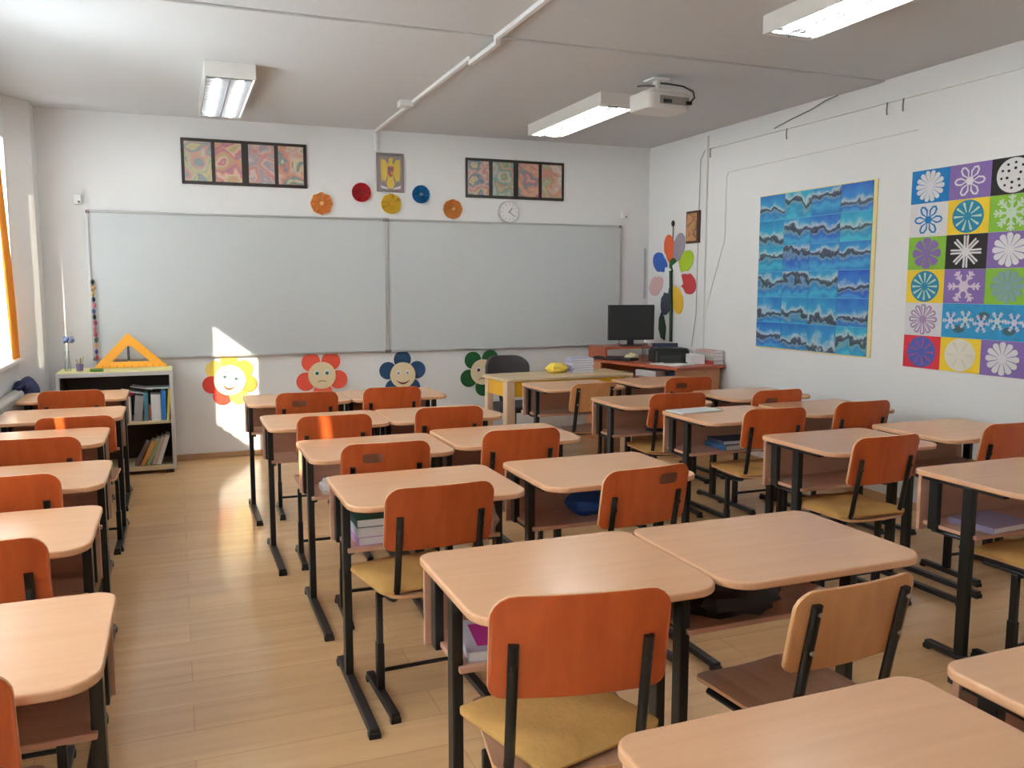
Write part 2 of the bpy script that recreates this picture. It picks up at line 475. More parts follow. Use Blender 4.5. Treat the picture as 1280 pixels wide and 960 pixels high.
# splayed pier in the corner beside the board
pier = MB().prism([(XL - 0.02, 7.17), (-0.975, 7.345), (-0.955, 7.37), (-0.955, YF), (XL - 0.02, YF)], lambda u, v, t: (u, v, ZC * t))
struct('trim_2', pier, M['wall'])
struct('baseboard_front', MB().box(((XL + XR) / 2, YF - 0.008, 0.024), (XR - XL, 0.016, 0.048)), M['skirting'], bevel=0.003)
struct('baseboard_right', MB().box((XR - 0.008, (YB + YF) / 2, 0.024), (0.016, YF - YB, 0.048)), M['skirting'], bevel=0.003)
for i, (y0, y1) in enumerate(WIN):
    f = MB(); xw = XL - 0.24
    n = 2
    for z in (SILL + 0.025, HEAD - 0.025): f.box((xw, (y0 + y1) / 2, z), (0.07, y1 - y0, 0.05))
    for k in range(n + 1):
        yy = y0 + (y1 - y0) * k / n
        f.box((xw, min(max(yy, y0 + 0.025), y1 - 0.025), (SILL + HEAD) / 2), (0.07, 0.05, HEAD - SILL))
    fo = struct('window_%d' % (i + 1), f, M['white'], bevel=0.004)
    MB().box((xw, (y0 + y1) / 2, (SILL + HEAD) / 2), (0.006, y1 - y0 - 0.06, HEAD - SILL - 0.06)).build('window_pane', M['glass'], fo)
    MB().box((XL - 0.09, (y0 + y1) / 2, SILL + 0.0125), (0.27, y1 - y0, 0.025)).build('window_sill', M['white'], fo, bevel=0.006)

# added, unseen sheer panels: they block the sun except at shaped gaps
def wavy(y0, y1, z0, z1, x, amp=0.018, per=0.11, th=0.002):
    b = MB(); n = max(8, int((y1 - y0) / 0.015)); rows = 5
    g = []
    for t in (0, 1):
        a = []
        for i in range(n + 1):
            y = y0 + (y1 - y0) * i / n
            a.append([b.b.verts.new((x + th * t + amp * math.sin(2 * PI * y / per + 0.5 * math.sin(k)) * (0.5 + 0.5 * (1 - k / rows)), y, z0 + (z1 - z0) * k / rows)) for k in range(rows + 1)])
        g.append(a)
    A, B = g
    for i in range(n):
        for k in range(rows):
            b.b.faces.new((A[i][k], A[i][k + 1], A[i + 1][k + 1], A[i + 1][k]))
            b.b.faces.new((B[i][k], B[i + 1][k], B[i + 1][k + 1], B[i][k + 1]))
    for i in range(n):
        for k in (0, rows): b.b.faces.new((A[i][k], A[i + 1][k], B[i + 1][k], B[i][k]))
    for k in range(rows):
        for i in (0, n): b.b.faces.new((A[i][k], A[i][k + 1], B[i][k + 1], B[i][k]))
    return b
XC = XL - 0.06
Z0, Z1 = SILL + 0.03, HEAD - 0.02
SH = [(3.60, 3.985, Z0, Z1, 'added sun-blocking sheer panel at the near end of the whiteboard-end window'),
      (4.11, 4.495, Z0, Z1, 'added sun-blocking sheer panel beside the dappled gap of the whiteboard-end window'),
      (4.525, 4.70, Z0, Z1, 'added narrow sun-blocking sheer panel before the sunny gap of the whiteboard-end window'),
      (4.40, 4.62, 1.45, Z1, 'added high sun-blocking sheer strip over the thin slit of the whiteboard-end window'),
      (4.36, 4.60, Z0, 1.10, 'added low sun-blocking sheer strip under the thin slit of the whiteboard-end window'),
      (5.24, 7.03, Z0, Z1, 'added wide sun-blocking sheer at the far end of the whiteboard-end window'),
      (3.86, 4.20, Z0, 1.17, 'added low narrow sun-blocking sheer strip at the near end of the whiteboard-end window'),
      (3.86, 4.20, 1.34, Z1, 'added high narrow sun-blocking sheer strip at the near end of the whiteboard-end window'),
      (4.55, 5.34, Z0, 1.45, 'added low sun-blocking sheer strip under the sunny gap of the whiteboard-end window'),
      (5.03, 5.25, 2.33, Z1, 'added short sun-blocking sheer flap at the far side of the sunny gap'),
      (4.60, 4.74, 2.33, Z1, 'added short sun-blocking sheer flap at the near side of the sunny gap'),
      (0.27, 1.355, Z0, Z1, 'added sun-blocking sheer at the back end of the second window'),
      (1.24, 1.50, Z0, 1.95, 'added low sun-blocking sheer strip in the narrow gap of the second window'),
      (1.395, 1.845, Z0, Z1, 'added narrow sun-blocking sheer in the middle of the second window'),
      (1.76, 1.96, 1.38, Z1, 'added high sun-blocking sheer strip over the thin slit of the second window'),
      (1.87, 3.13, Z0, Z1, 'added sun-blocking sheer at the front end of the second window'),
      (-1.53, -0.32, Z0, Z1, 'added sun-blocking sheer over the window nearest the back wall')]
for k, (y0, y1, za, zb, lb) in enumerate(SH):
    small = (y1 - y0) < 0.6 and not (za == Z0 and zb == Z1)  # small strips, added to trim the sun beams through the gaps
    tag(wavy(y0, y1, za, zb, XC - (0.045 if small else 0), amp=0.006 if small else 0.018)
        .build('sun_block_sheer', M['sheer_dense'] if y0 > 3.5 else M['sheer'], smooth=True), lb, 'curtain', 'added sun-blocking sheers')
oc_ = wavy(6.90, 7.13, SILL + 0.03, 2.56, XL + 0.010, amp=0.018, per=0.075)
for v in oc_.b.verts: v.co.y -= 0.17 * max(0, v.co.z - 0.93)
tag(oc_.build('orange_curtain', M['curtain'], smooth=True), 'orange curtain drawn to the end of the window by the corner pier', 'curtain')

# ------------------------------------------------------------------ ceiling lights
def make_light():
    t = thing('ceiling_light', '', 'ceiling light', (0, 0, 0), 0, 'fluorescent ceiling lights')
    Lh, Wd, Hh = 1.34, 0.30, 0.09
    h = MB()
    h.box((0, 0, -0.034), (Wd, Lh, 0.068))
    for sx in (-1, 1): h.box((sx * (Wd / 2 - 0.004), 0, -0.079), (0.008, Lh, 0.024))
    for sy in (-1, 1): h.box((0, sy * (Lh / 2 - 0.006), -0.079), (Wd - 0.016, 0.012, 0.024))
    h.build('housing', M['white_box'], t)
    MB().box((0, 0, -0.0695), (Wd - 0.02, Lh - 0.03, 0.003)).build('reflector', M['reflector'], t)
    l = MB()
    l.box((0, 0, -0.084), (0.010, Lh - 0.03, 0.020))
    for k in range(15):
        yy = -0.62 + k * 1.24 / 14
        l.box((0, yy, -0.085), (0.27, 0.004, 0.016))
    l.build('louvre', M['louvre'], t)
    for sx in (-1, 1):
        MB().cyl((sx * 0.070, -0.60, -0.085), (sx * 0.070, 0.60, -0.085), 0.013, 12).build('fluorescent_tube', M['tube'], t, smooth=True)
    return t
LPOS = [(0.37, 6.33, 'lit fluorescent ceiling light above the left whiteboard panel'),
        (2.99, 6.20, 'lit fluorescent ceiling light between the projector and the board wall'),
        (2.98, 3.06, 'lit fluorescent ceiling light nearest the camera, above the poster side'),
        (0.37, 3.0, 'lit fluorescent ceiling light over the window side, mid room')]
l0 = make_light()
for i, (x, y, lb) in enumerate(LPOS):
    o = l0 if i == 0 else copy_tree(l0)
    o.location = (x, y, ZC); o['label'] = lb

# projector hanging from the ceiling
pj = thing('projector', 'white projector hanging under the ceiling beside the light fitting', 'projector', (2.98, 4.98, 2.62), R(4))
MB().prism(rr(0.33, 0.25, 0.05), lambda u, v, t: (u, v, -0.045 + 0.11 * t)).build('body', M['white_box'], pj, bevel=0.012)
MB().box((0.03, -0.128, 0.01), (0.22, 0.008, 0.05)).build('socket_panel', colour('grey_plastic', (0.30, 0.28, 0.25)), pj)
for x, c in ((-0.03, 0.03), (0.135, 0.02)):
    MB().box((x, -0.136, 0.0), (c * 1.8, 0.022, 0.022)).build('plug', M['plastic_black'], pj)
MB().cyl((-0.09, 0.125, 0.0), (-0.09, 0.150, 0.0), 0.035, 20).build('lens', M['plastic_black'], pj, smooth=True)
m_ = MB(); m_.cyl((-0.05, -0.04, 0.06), (-0.05, -0.04, 0.15), 0.022); m_.box((-0.05, -0.04, 0.145), (0.12, 0.12, 0.012)); m_.box((-0.05, -0.04, 0.072), (0.16, 0.14, 0.012))
m_.build('ceiling_mount', M['white'], pj, bevel=0.003)
MB().tube([(-0.02, -0.04, 0.13), (0.03, -0.08, 0.12), (0.10, -0.12, 0.105), (0.15, -0.16, 0.07), (0.155, -0.17, 0.03), (0.135, -0.148, 0.0)], 0.006, 8).build('cable', M['plastic_black'], pj, smooth=True)
MB().tube([(-0.07, -0.05, 0.105), (-0.14, -0.05, 0.10), (-0.19, -0.03, 0.095)], 0.006, 8).build('antenna_lead', colour('grey_lead', (0.18, 0.17, 0.17)), pj, smooth=True)

# cable duct along the ceiling and down the front wall
d = MB(); xd = 1.69; q = 0.028
d.box((xd, 3.12, ZC - 0.012), (q, 2.82, 0.024)); d.box((xd, 4.535, ZC - 0.028), (q, 0.03, 0.056))
d.box((xd, 4.755, ZC - 0.043), (q, 0.43, 0.026)); d.box((xd, 4.975, ZC - 0.028), (q, 0.03, 0.056))
d.box((xd, 6.27, ZC - 0.012), (q, 2.60, 0.024)); d.box((xd, YF - 0.012, ZC - 0.09), (q, 0.024, 0.18))
dd = tag(d.build('cable_duct', M['white'], bevel=0.003), 'white cable duct running along the ceiling to the board wall', 'cable duct')
MB().box((1.64, 6.34, ZC - 0.022), (0.10, 0.10, 0.044)).build('junction_box', M['white'], dd, bevel=0.004)

# ------------------------------------------------------------------ whiteboards
def whiteboard(x0, x1, lb):
    t = thing('whiteboard', lb, 'whiteboard', ((x0 + x1) / 2, YF, 0.86), 0, 'whiteboards')
    W, H = x1 - x0, 1.187
    MB().box((0, -0.012, H / 2), (W - 0.02, 0.020, H - 0.02)).build('writing_surface', M['board'], t)
    f = MB()
    for sx in (-1, 1): f.box((sx * (W / 2 - 0.009), -0.016, H / 2), (0.018, 0.032, H))
    for z in (0.009, H - 0.009): f.box((0, -0.016, z), (W - 0.036, 0.032, 0.018))
    f.build('frame', M['alu'], t, bevel=0.002)
    for sx in (-1, 1):
        for z in (0.012, H - 0.012):
            MB().box((sx * (W / 2 - 0.014), -0.018, z), (0.028, 0.038, 0.026)).build('corner_cap', M['grey_card'], t, bevel=0.004)
    return t
whiteboard(-0.632, 1.765, 'long whiteboard on the window side of the board wall')
whiteboard(1.765, 4.122, 'long whiteboard on the computer side of the board wall')
for x, z, lb in ((-0.680, 2.125, 'small white box above the window-side corner of the whiteboards'), (4.150, 2.150, 'small white box above the computer-side corner of the whiteboards')):
    b = tag(MB().prism(rr(0.055, 0.075, 0.01), onF(x, z, 0, 0.05)).build('sensor_box', M['white'], bevel=0.004), lb, 'wall box', 'board sensor boxes')
    MB().prism(disc_poly(0.010, 12), onF(x + 0.01, z - 0.02, 0.05, 0.055)).build('lens', M['grey_card'], b)

# ------------------------------------------------------------------ framed drawings
RAMPS = [[(0.30, 0.42, 0.22), (0.60, 0.45, 0.18), (0.20, 0.32, 0.38), (0.62, 0.28, 0.20), (0.45, 0.50, 0.40)],
         [(0.65, 0.15, 0.13), (0.70, 0.42, 0.30), (0.42, 0.42, 0.15), (0.70, 0.25, 0.14), (0.35, 0.18, 0.30)],
         [(0.50, 0.25, 0.27), (0.35, 0.32, 0.36), (0.62, 0.42, 0.36), (0.66, 0.18, 0.14), (0.38, 0.40, 0.40)],
         [(0.60, 0.33, 0.12), (0.62, 0.18, 0.16), (0.10, 0.30, 0.28), (0.64, 0.45, 0.25), (0.55, 0.30, 0.34)],
         [(0.55, 0.30, 0.20), (0.12, 0.22, 0.35), (0.60, 0.46, 0.20), (0.50, 0.18, 0.22), (0.60, 0.42, 0.32)],
         [(0.45, 0.45, 0.25), (0.25, 0.32, 0.12), (0.50, 0.42, 0.36), (0.16, 0.35, 0.28), (0.62, 0.18, 0.15)],
         [(0.62, 0.22, 0.13), (0.65, 0.34, 0.18), (0.45, 0.12, 0.22), (0.12, 0.32, 0.25), (0.66, 0.20, 0.18)],
         [(0.68, 0.42, 0.16), (0.62, 0.22, 0.15), (0.35, 0.45, 0.22), (0.66, 0.50, 0.36), (0.48, 0.30, 0.34)]]
def drawings(xc, zc, W, H, xs, pw, k0, lb):
    t = thing('framed_drawings', lb, 'framed pictures', (xc, YF, zc), 0, 'framed drawings')
    MB().prism(rr(W, H, 0.004), flatF(0, 0.018)).build('mount_board', M['frame_black'], t, bevel=0.002)
    for i, x in enumerate(xs):
        MB().prism(rr(pw, H - 0.05, 0.002), lambda u, v, tt: (u, 0, v)).b.free()
        MB().prism(rr(pw, H - 0.05, 0.002), flatF(0.018, 0.020)).build('drawing', painting_mat('crayon_drawing_%d' % (k0 + i), k0 + i + 1, [tuple(0.72 * v + 0.28 * (sum(cl) / 3) * 0.9 for v in cl) for cl in RAMPS[k0 + i]], 5.5), t, loc=(x, 0, 0))
drawings(0.588, 2.465, 1.0, 0.365, (-0.372, -0.135, 0.128, 0.368), 0.208, 0, 'black-framed strip of four colourful drawings on the window side of the crest')
drawings(3.007, 2.440, 0.985, 0.355, (-0.372, -0.130, 0.125, 0.365), 0.205, 4, 'black-framed strip of four colourful drawings above the wall clock')

# crest in its frame
cr_ = thing('crest_picture', 'grey framed picture of a golden eagle crest above the whiteboards', 'framed picture', (1.813, YF, 2.450))
MB().prism(rr(0.245, 0.335, 0.004), flatF(0, 0.018)).build('frame', M['grey_card'], cr_, bevel=0.003)
MB().prism(rr(0.205, 0.290, 0.003), flatF(0.018, 0.020)).build('picture_sheet', colour('mauve_grey', (0.27, 0.23, 0.24)), cr_, loc=(0, 0, -0.005))
eg = MB(); g = flatF(0.020, 0.023)
for sx in (-1, 1):
    wing = [(0.030, 0.070), (0.045, 0.105), (0.085, 0.115), (0.088, 0.030), (0.082, -0.060), (0.070, -0.085), (0.058, -0.060), (0.052, -0.090), (0.040, -0.060), (0.028, -0.02)]
    p = [(sx * a, b) for a, b in wing]
    eg.prism(p if sx > 0 else p[::-1], g)
eg.prism([(-0.028, 0.07), (-0.024, -0.05), (-0.040, -0.10), (-0.018, -0.140), (0.018, -0.140), (0.040, -0.10), (0.024, -0.05), (0.028, 0.07), (0.016, 0.095), (0.028, 0.110), (0.012, 0.128), (-0.014, 0.122), (-0.016, 0.095)], g)
eg.build('eagle', M['gold_paint'], cr_)
sh = [(-0.026, 0.050), (0.026, 0.050), (0.026, -0.010), (0.014, -0.032), (0, -0.042), (-0.014, -0.032), (-0.026, -0.010)]
MB().prism(sh[::-1], flatF(0.023, 0.026)).build('shield', colour('crest_red', (0.42, 0.10, 0.07)), cr_)
for (cx, cz, c, nm) in ((-0.012, 0.026, (0.10, 0.16, 0.42), 'shield_field'), (0.013, -0.006, (0.45, 0.33, 0.08), 'shield_field')):
    MB().prism(rr(0.022, 0.024, 0.003), flatF(0.026, 0.028)).build(nm, colour('crest_%.2f' % c[0], c), cr_, loc=(cx, 0, cz))
for sx in (-1, 1):
    p = [(sx * 0.022, -0.135), (sx * 0.092, -0.112), (sx * 0.086, -0.138), (sx * 0.026, -0.147)]
    MB().prism(p if sx < 0 else p[::-1], flatF(0.023, 0.025)).build('ribbon', colour('lilac_white', (0.66, 0.60, 0.70)), cr_)

# pleated paper rosettes
def rosette(x, z, r, col, ccol, lb, n=24, scallop=0.0, loose=0.03):
    t = thing('paper_rosette', lb, 'paper rosette', (x, YF, z), 0, 'paper rosettes on the board wall')
    b = MB(); N = 2 * n
    inner, outer = [], []
    for k in range(N):
        a = 2 * PI * k / N
        up = 0.034 if k % 2 else 0.006
        rr_ = r * (1 + scallop * math.cos(8 * a))
        inner.append(b.b.verts.new((0.12 * r * math.cos(a), -(0.010 if k % 2 else 0.004), 0.12 * r * math.sin(a))))
        outer.append(b.b.verts.new((rr_ * math.cos(a), -up, rr_ * math.sin(a))))
    back = [b.b.verts.new((r * 0.97 * math.cos(2 * PI * k / N), -0.001, r * 0.97 * math.sin(2 * PI * k / N))) for k in range(N)]
    for k in range(N):
        j = (k + 1) % N
        b.b.faces.new((inner[k], inner[j], outer[j], outer[k]))
        b.b.faces.new((outer[k], outer[j], back[j], back[k]))
    b.b.faces.new(inner[::-1]); b.b.faces.new(back)
    b.build('pleated_disc', colour('rosette_%s' % lb.split()[0] + '%.2f' % x, col, 0.7), t)
    MB().prism(disc_poly(r * 0.20, 20), flatF(0.006, 0.036)).build('centre_button', colour('button_%.2f' % x, ccol, 0.6), t, bevel=0.004)
rosette(1.205, 2.160, 0.092, (0.72, 0.30, 0.08), (0.72, 0.40, 0.14), 'orange paper rosette nearest the window-side framed drawings', scallop=0.06)
rosette(1.552, 2.268, 0.083, (0.52, 0.03, 0.04), (0.25, 0.01, 0.01), 'dark red pleated paper rosette beside the crest')
rosette(1.815, 2.178, 0.088, (0.72, 0.50, 0.05), (0.62, 0.32, 0.03), 'yellow pleated paper rosette under the crest', scallop=0.03)
rosette(2.090, 2.272, 0.080, (0.01, 0.17, 0.40), (0.15, 0.22, 0.35), 'blue pleated paper rosette beside the crest')
rosette(2.388, 2.150, 0.088, (0.68, 0.28, 0.07), (0.66, 0.36, 0.10), 'orange paper rosette between the blue rosette and the wall clock', scallop=0.03)

# clock
ck = thing('wall_clock', 'round white wall clock touching the top edge of the whiteboard', 'clock', (2.930, YF, 2.140))
MB().prism(disc_poly(0.102, 40), flatF(0.0, 0.045)).build('rim', colour('clock_rim', (0.55, 0.54, 0.53), 0.4), ck, bevel=0.006, smooth=True)
MB().prism(disc_poly(0.088, 40), flatF(0.045, 0.047)).build('dial', M['white'], ck)
for k in range(12):
    a = k * PI / 6
    MB().prism([(0.072 * math.cos(a) + p * math.cos(a) - q_ * math.sin(a), 0.072 * math.sin(a) + p * math.sin(a) + q_ * math.cos(a)) for p, q_ in ((-0.008, -0.002), (0.008, -0.002), (0.008, 0.002), (-0.008, 0.002))], flatF(0.047, 0.048)).build('hour_mark', M['grey_card'], ck)
for ang, ln, w_ in ((R(55), 0.045, 0.004), (R(-40), 0.065, 0.003)):
    ca, sa = math.cos(ang), math.sin(ang)
    MB().prism([(p * ca - q_ * sa, p * sa + q_ * ca) for p, q_ in ((-0.012, -w_), (ln, -w_), (ln, w_), (-0.012, w_))], flatF(0.049, 0.051)).build('clock_hand', M['grey_card'], ck)

# flowers with faces under the whiteboards
def face_flower(x, z, lb, petals, fr, ang0, mouth, cols, tilt=0.0, face=None, eyes=None):
    t = thing('face_flower', lb, 'paper flower', (x, YF, z), 0, 'paper flowers with faces under the whiteboards')
    n = len(cols)
    for k in range(n):
        a = ang0 + 2 * PI * k / n
        pr, dist = petals
        MB().prism(disc_poly(pr, 22, (dist * math.cos(a), dist * math.sin(a))), flatF(0.0, 0.008 + 0.0005 * k)).build('petal', cols[k], t, bevel=0.002)
    MB().prism(disc_poly(fr, 32), flatF(0.0, 0.016)).build('face_disc', face or M['cream'], t, bevel=0.002)
    ec, es = eyes or ((0.05, 0.10, 0.09), 0.014)
    for sx in (-1, 1):
        ex, ez = sx * fr * 0.36, fr * 0.20
        cx, cz = ex * math.cos(tilt) - ez * math.sin(tilt), ex * math.sin(tilt) + ez * math.cos(tilt)
        e = MB().prism(disc_poly(es * 1.6, 16, (cx, cz)), flatF(0.016, 0.018)).build('eye', M['paper'], t)
        MB().prism(disc_poly(es, 14, (cx, cz - 0.004)), flatF(0.018, 0.020)).build('pupil', colour('eye_%.2f' % x, ec), e)
    ct, st = math.cos(tilt), math.sin(tilt)
    pts = []
    mw, md, mz, th = mouth
    for k in range(13):
        u = -1 + 2 * k / 12
        pts.append((u * mw, mz - md * (1 - u * u)))
    low = [(u, v - th * (1 - (u / mw) ** 2) - 0.004) for u, v in pts]
    poly = [(u * ct - v * st, u * st + v * ct) for u, v in pts[::-1] + low]
    MB().prism(poly, flatF(0.016, 0.018)).build('mouth', colour('mouth_brown', (0.18, 0.035, 0.02)), t)
c = colour
face_flower(0.400, 0.660, 'yellow and red paper flower with a smiling face in the sun patch', (0.075, 0.150), 0.130, R(90), (0.055, 0.032, -0.035, 0.012),
            [c('petal_amber', (0.80, 0.40, 0.05)), c('petal_lemon', (0.85, 0.62, 0.12)), c('petal_red', (0.70, 0.05, 0.03)), c('petal_red', (0.70, 0.05, 0.03)), c('petal_yellow', (0.80, 0.66, 0.10)), c('petal_orange', (0.80, 0.26, 0.04)), c('petal_amber', (0.80, 0.40, 0.05))], tilt=R(-12))
face_flower(1.172, 0.672, 'red paper flower with a worried face under the whiteboard', (0.082, 0.148), 0.120, R(56), (0.040, -0.012, -0.055, 0.002), [c('petal_coral', (0.78, 0.09, 0.05))] * 5, eyes=((0.03, 0.12, 0.06), 0.016))
face_flower(1.900, 0.648, 'navy blue paper flower with a grinning face under the whiteboard', (0.080, 0.142), 0.118, R(90), (0.060, 0.022, -0.045, 0.014), [c('petal_navy', (0.012, 0.055, 0.14))] * 5, eyes=((0.30, 0.30, 0.30), 0.013))
face_flower(2.672, 0.648, 'dark green paper flower with a frowning face beside the teacher desk', (0.082, 0.148), 0.120, R(58), (0.045, -0.016, -0.070, 0.004), [c('petal_green', (0.008, 0.095, 0.025))] * 5, eyes=((0.20, 0.03, 0.02), 0.016))

# garland of little beads on the whiteboard edge
gl = thing('bead_garland', 'thin hanging garland of coloured beads on the whiteboard edge', 'garland', (-0.606, YF - 0.036, 0.82))
MB().tube([(0, 0, 0.0), (0.004, 0, 0.3), (-0.002, 0, 0.69)], 0.0025, 6).build('cord', M['grey_card'], gl)
bc = [(0.02, 0.05, 0.04), (0.55, 0.25, 0.05), (0.70, 0.45, 0.10), (0.05, 0.03, 0.06), (0.55, 0.10, 0.15), (0.03, 0.06, 0.20), (0.04, 0.04, 0.04), (0.30, 0.03, 0.08), (0.60, 0.20, 0.28), (0.45, 0.06, 0.10), (0.03, 0.10, 0.05), (0.70, 0.35, 0.15), (0.10, 0.06, 0.25), (0.50, 0.05, 0.06)]
for k, cc in enumerate(bc):
    MB().sphere((0.004 * math.sin(k * 2.1), -0.006, 0.665 - k * 0.046), 0.017, (0.8, 0.7, 1.15), 12).build('bead', colour('bead_%d' % k, cc, 0.4), gl, smooth=True)

# ------------------------------------------------------------------ bookcase and what stands in and on it
BX0, BX1, BY0, BY1, BH = -0.855, -0.045, 7.08, 7.50, 0.805
bk = thing('bookcase', 'low grey-white bookcase with dark inside under the whiteboard corner', 'bookcase', ((BX0 + BX1) / 2, (BY0 + BY1) / 2, 0))
BW, BD = BX1 - BX0, BY1 - BY0
MB().box((0, 0, BH - 0.016), (BW, BD, 0.032)).build('top_panel', M['shelf_white'], bk, bevel=0.003)
MB().box((0, -0.01, BH + 0.002), (BW - 0.02, BD - 0.04, 0.005)).build('top_liner', c('pale_yellow_sheet', (0.72, 0.66, 0.30)), bk)
for sx in (-1, 1): MB().box((sx * (BW / 2 - 0.013), 0, (BH - 0.032 + 0.03) / 2), (0.026, BD, BH - 0.062)).build('side_panel', M['shelf_white'], bk, bevel=0.002)
MB().box((0, BD / 2 - 0.008, 0.40), (BW - 0.052, 0.012, 0.72)).build('back_panel', M['dark'], bk)
MB().box((0, -0.004, 0.405), (BW - 0.052, BD - 0.024, 0.022)).build('shelf', M['shelf_beech'], bk, bevel=0.002)
MB().box((0, -0.004, 0.047), (BW - 0.052, BD - 0.024, 0.034)).build('bottom_panel', M['shelf_beech'], bk, bevel=0.002)
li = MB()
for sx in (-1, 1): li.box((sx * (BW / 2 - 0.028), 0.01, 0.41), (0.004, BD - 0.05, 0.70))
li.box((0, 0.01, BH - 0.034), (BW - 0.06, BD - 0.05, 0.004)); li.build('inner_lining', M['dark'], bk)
for sx in (-1, 1):
    for sy in (-1, 1): MB().box((sx * (BW / 2 - 0.05), sy * (BD / 2 - 0.05), 0.015), (0.06, 0.06, 0.03)).build('foot', M['dark'], bk)

def book(loc, w, h, d, col, lb, rot=(0, 0, 0), group='books in the bookcase', nm='book', cat='book'):
    """upright book: spine towards -y, w thick, h tall, d deep, base at loc"""
    t = thing(nm, lb, cat, loc, 0, group); t.rotation_euler = rot
    m = colour('cover_%.3f_%.3f_%.3f' % col, col, 0.5)
    cv = MB(); k = min(0.003, w * 0.15)
    cv.box((-w / 2 + k / 2, 0, h / 2), (k, d, h)); cv.box((w / 2 - k / 2, 0, h / 2), (k, d, h)); cv.box((0, -d / 2 + k / 2, h / 2), (w - 2 * k, k, h))
    cv.build('cover', m, t)
    MB().box((0, 0.002, h / 2), (w - 2 * k, d - 0.008, h - 0.008)).build('page_block', M['paper'], t)
    return t
def flatbook(loc, lx, ly, h, col, lb, rz=0, group=None, nm='notebook', cat='notebook', tilt=(0, 0), cover=True):
    t = thing(nm, lb, cat, loc, 0, group); t.rotation_euler = (tilt[0], tilt[1], rz)
    k = min(0.002, h * 0.2)
    MB().box((0, 0.001, h / 2), (lx - 0.006, ly - 0.004, h - 2 * k)).build('page_block', M['paper'], t)
    if cover:
        cv = MB(); cv.box((0, 0, k / 2), (lx, ly, k)); cv.box((0, 0, h - k / 2), (lx, ly, k)); cv.box((-lx / 2 + k / 2, 0, h / 2), (k, ly, h - 2 * k))
        cv.build('cover', colour('cover_%.3f_%.3f_%.3f' % col, col, 0.5), t)
    return t
ys = 7.20; z1 = 0.416; z0 = 0.064
book((-0.310, ys, z1), 0.060, 0.20, 0.16, (0.36, 0.33, 0.33), 'grey magazine file leaning on the upper shelf beside the books', (0, R(6), 0))
book((-0.246, ys, z1), 0.030, 0.22, 0.16, (0.06, 0.20, 0.26), 'teal book next to the thick white binder')
book((-0.221, ys, z1), 0.016, 0.12, 0.14, (0.45, 0.10, 0.06), 'short red book against the white binder')
book((-0.176, ys, z1), 0.070, 0.205, 0.18, (0.72, 0.72, 0.74), 'thick white binder standing on the upper shelf')
book((-0.120, ys, z1), 0.034, 0.232, 0.18, (0.02, 0.16, 0.45), 'tall blue book between the white binder and the yellow book')
book((-0.092, ys, z1), 0.018, 0.24, 0.18, (0.68, 0.55, 0.06), 'yellow book leaning at the end of the upper shelf', (0, R(4), 0))
flatbook((-0.160, ys, z1 + 0.243), 0.17, 0.13, 0.014, (0.36, 0.48, 0.46), 'thin pale green book lying across the upright books', group='books in the bookcase', nm='book', cat='book')
flatbook((-0.335, ys - 0.02, z1 + 0.222), 0.17, 0.13, 0.008, (0.62, 0.60, 0.58), 'pale magazine lying tilted over the grey magazine file', R(8), 'books in the bookcase', 'magazine', 'magazine', (0, R(12)))
flatbook((-0.270, ys + 0.01, z1 + 0.250), 0.16, 0.13, 0.008, (0.50, 0.42, 0.44), 'pinkish magazine lying over the teal book', R(-6), 'books in the bookcase', 'magazine', 'magazine', (0, R(10)))
bx = thing('white_box', 'white box with a red ribbon on the upper shelf', 'box', (-0.44, ys, z1))
MB().box((0, 0, 0.095), (0.17, 0.16, 0.19)).build('carton', M['paper'], bx, bevel=0.004)
rb_ = MB(); rb_.box((0.055, 0, 0.096), (0.02, 0.166, 0.196)); rb_.build('ribbon', c('ribbon_red', (0.45, 0.02, 0.07)), bx)
bw_ = MB(); bw_.sphere((0.035, -0.03, 0.205), 0.022, (1.5, 0.8, 0.8), 12); bw_.sphere((0.080, -0.03, 0.208), 0.022, (1.5, 0.8, 0.8), 12); bw_.build('bow', c('ribbon_red', (0.45, 0.02, 0.07)), bx, smooth=True)
flatbook((-0.56, ys + 0.10, z1), 0.10, 0.14, 0.18, (0.10, 0.07, 0.07), 'dark pile of folders at the shadowed end of the upper shelf', group='books in the bookcase', nm='folder_pile', cat='folders')
for k, (lx, cc, lb) in enumerate((( -0.335, (0.16, 0.10, 0.09), 'dark thin book leaning hardest on the lower shelf'), (-0.290, (0.60, 0.24, 0.05), 'orange book leaning on the lower shelf'), (-0.250, (0.30, 0.33, 0.16), 'olive green book leaning on the lower shelf'), (-0.212, (0.46, 0.36, 0.32), 'pinkish brown book leaning on the lower shelf'), (-0.175, (0.70, 0.68, 0.64), 'off-white book leaning nearest the side on the lower shelf'))):
    book((lx, ys, z0 + 0.006), 0.030, 0.24 - 0.012 * (4 - k), 0.18, cc, lb, (0, R(27 - 2.2 * k), 0))

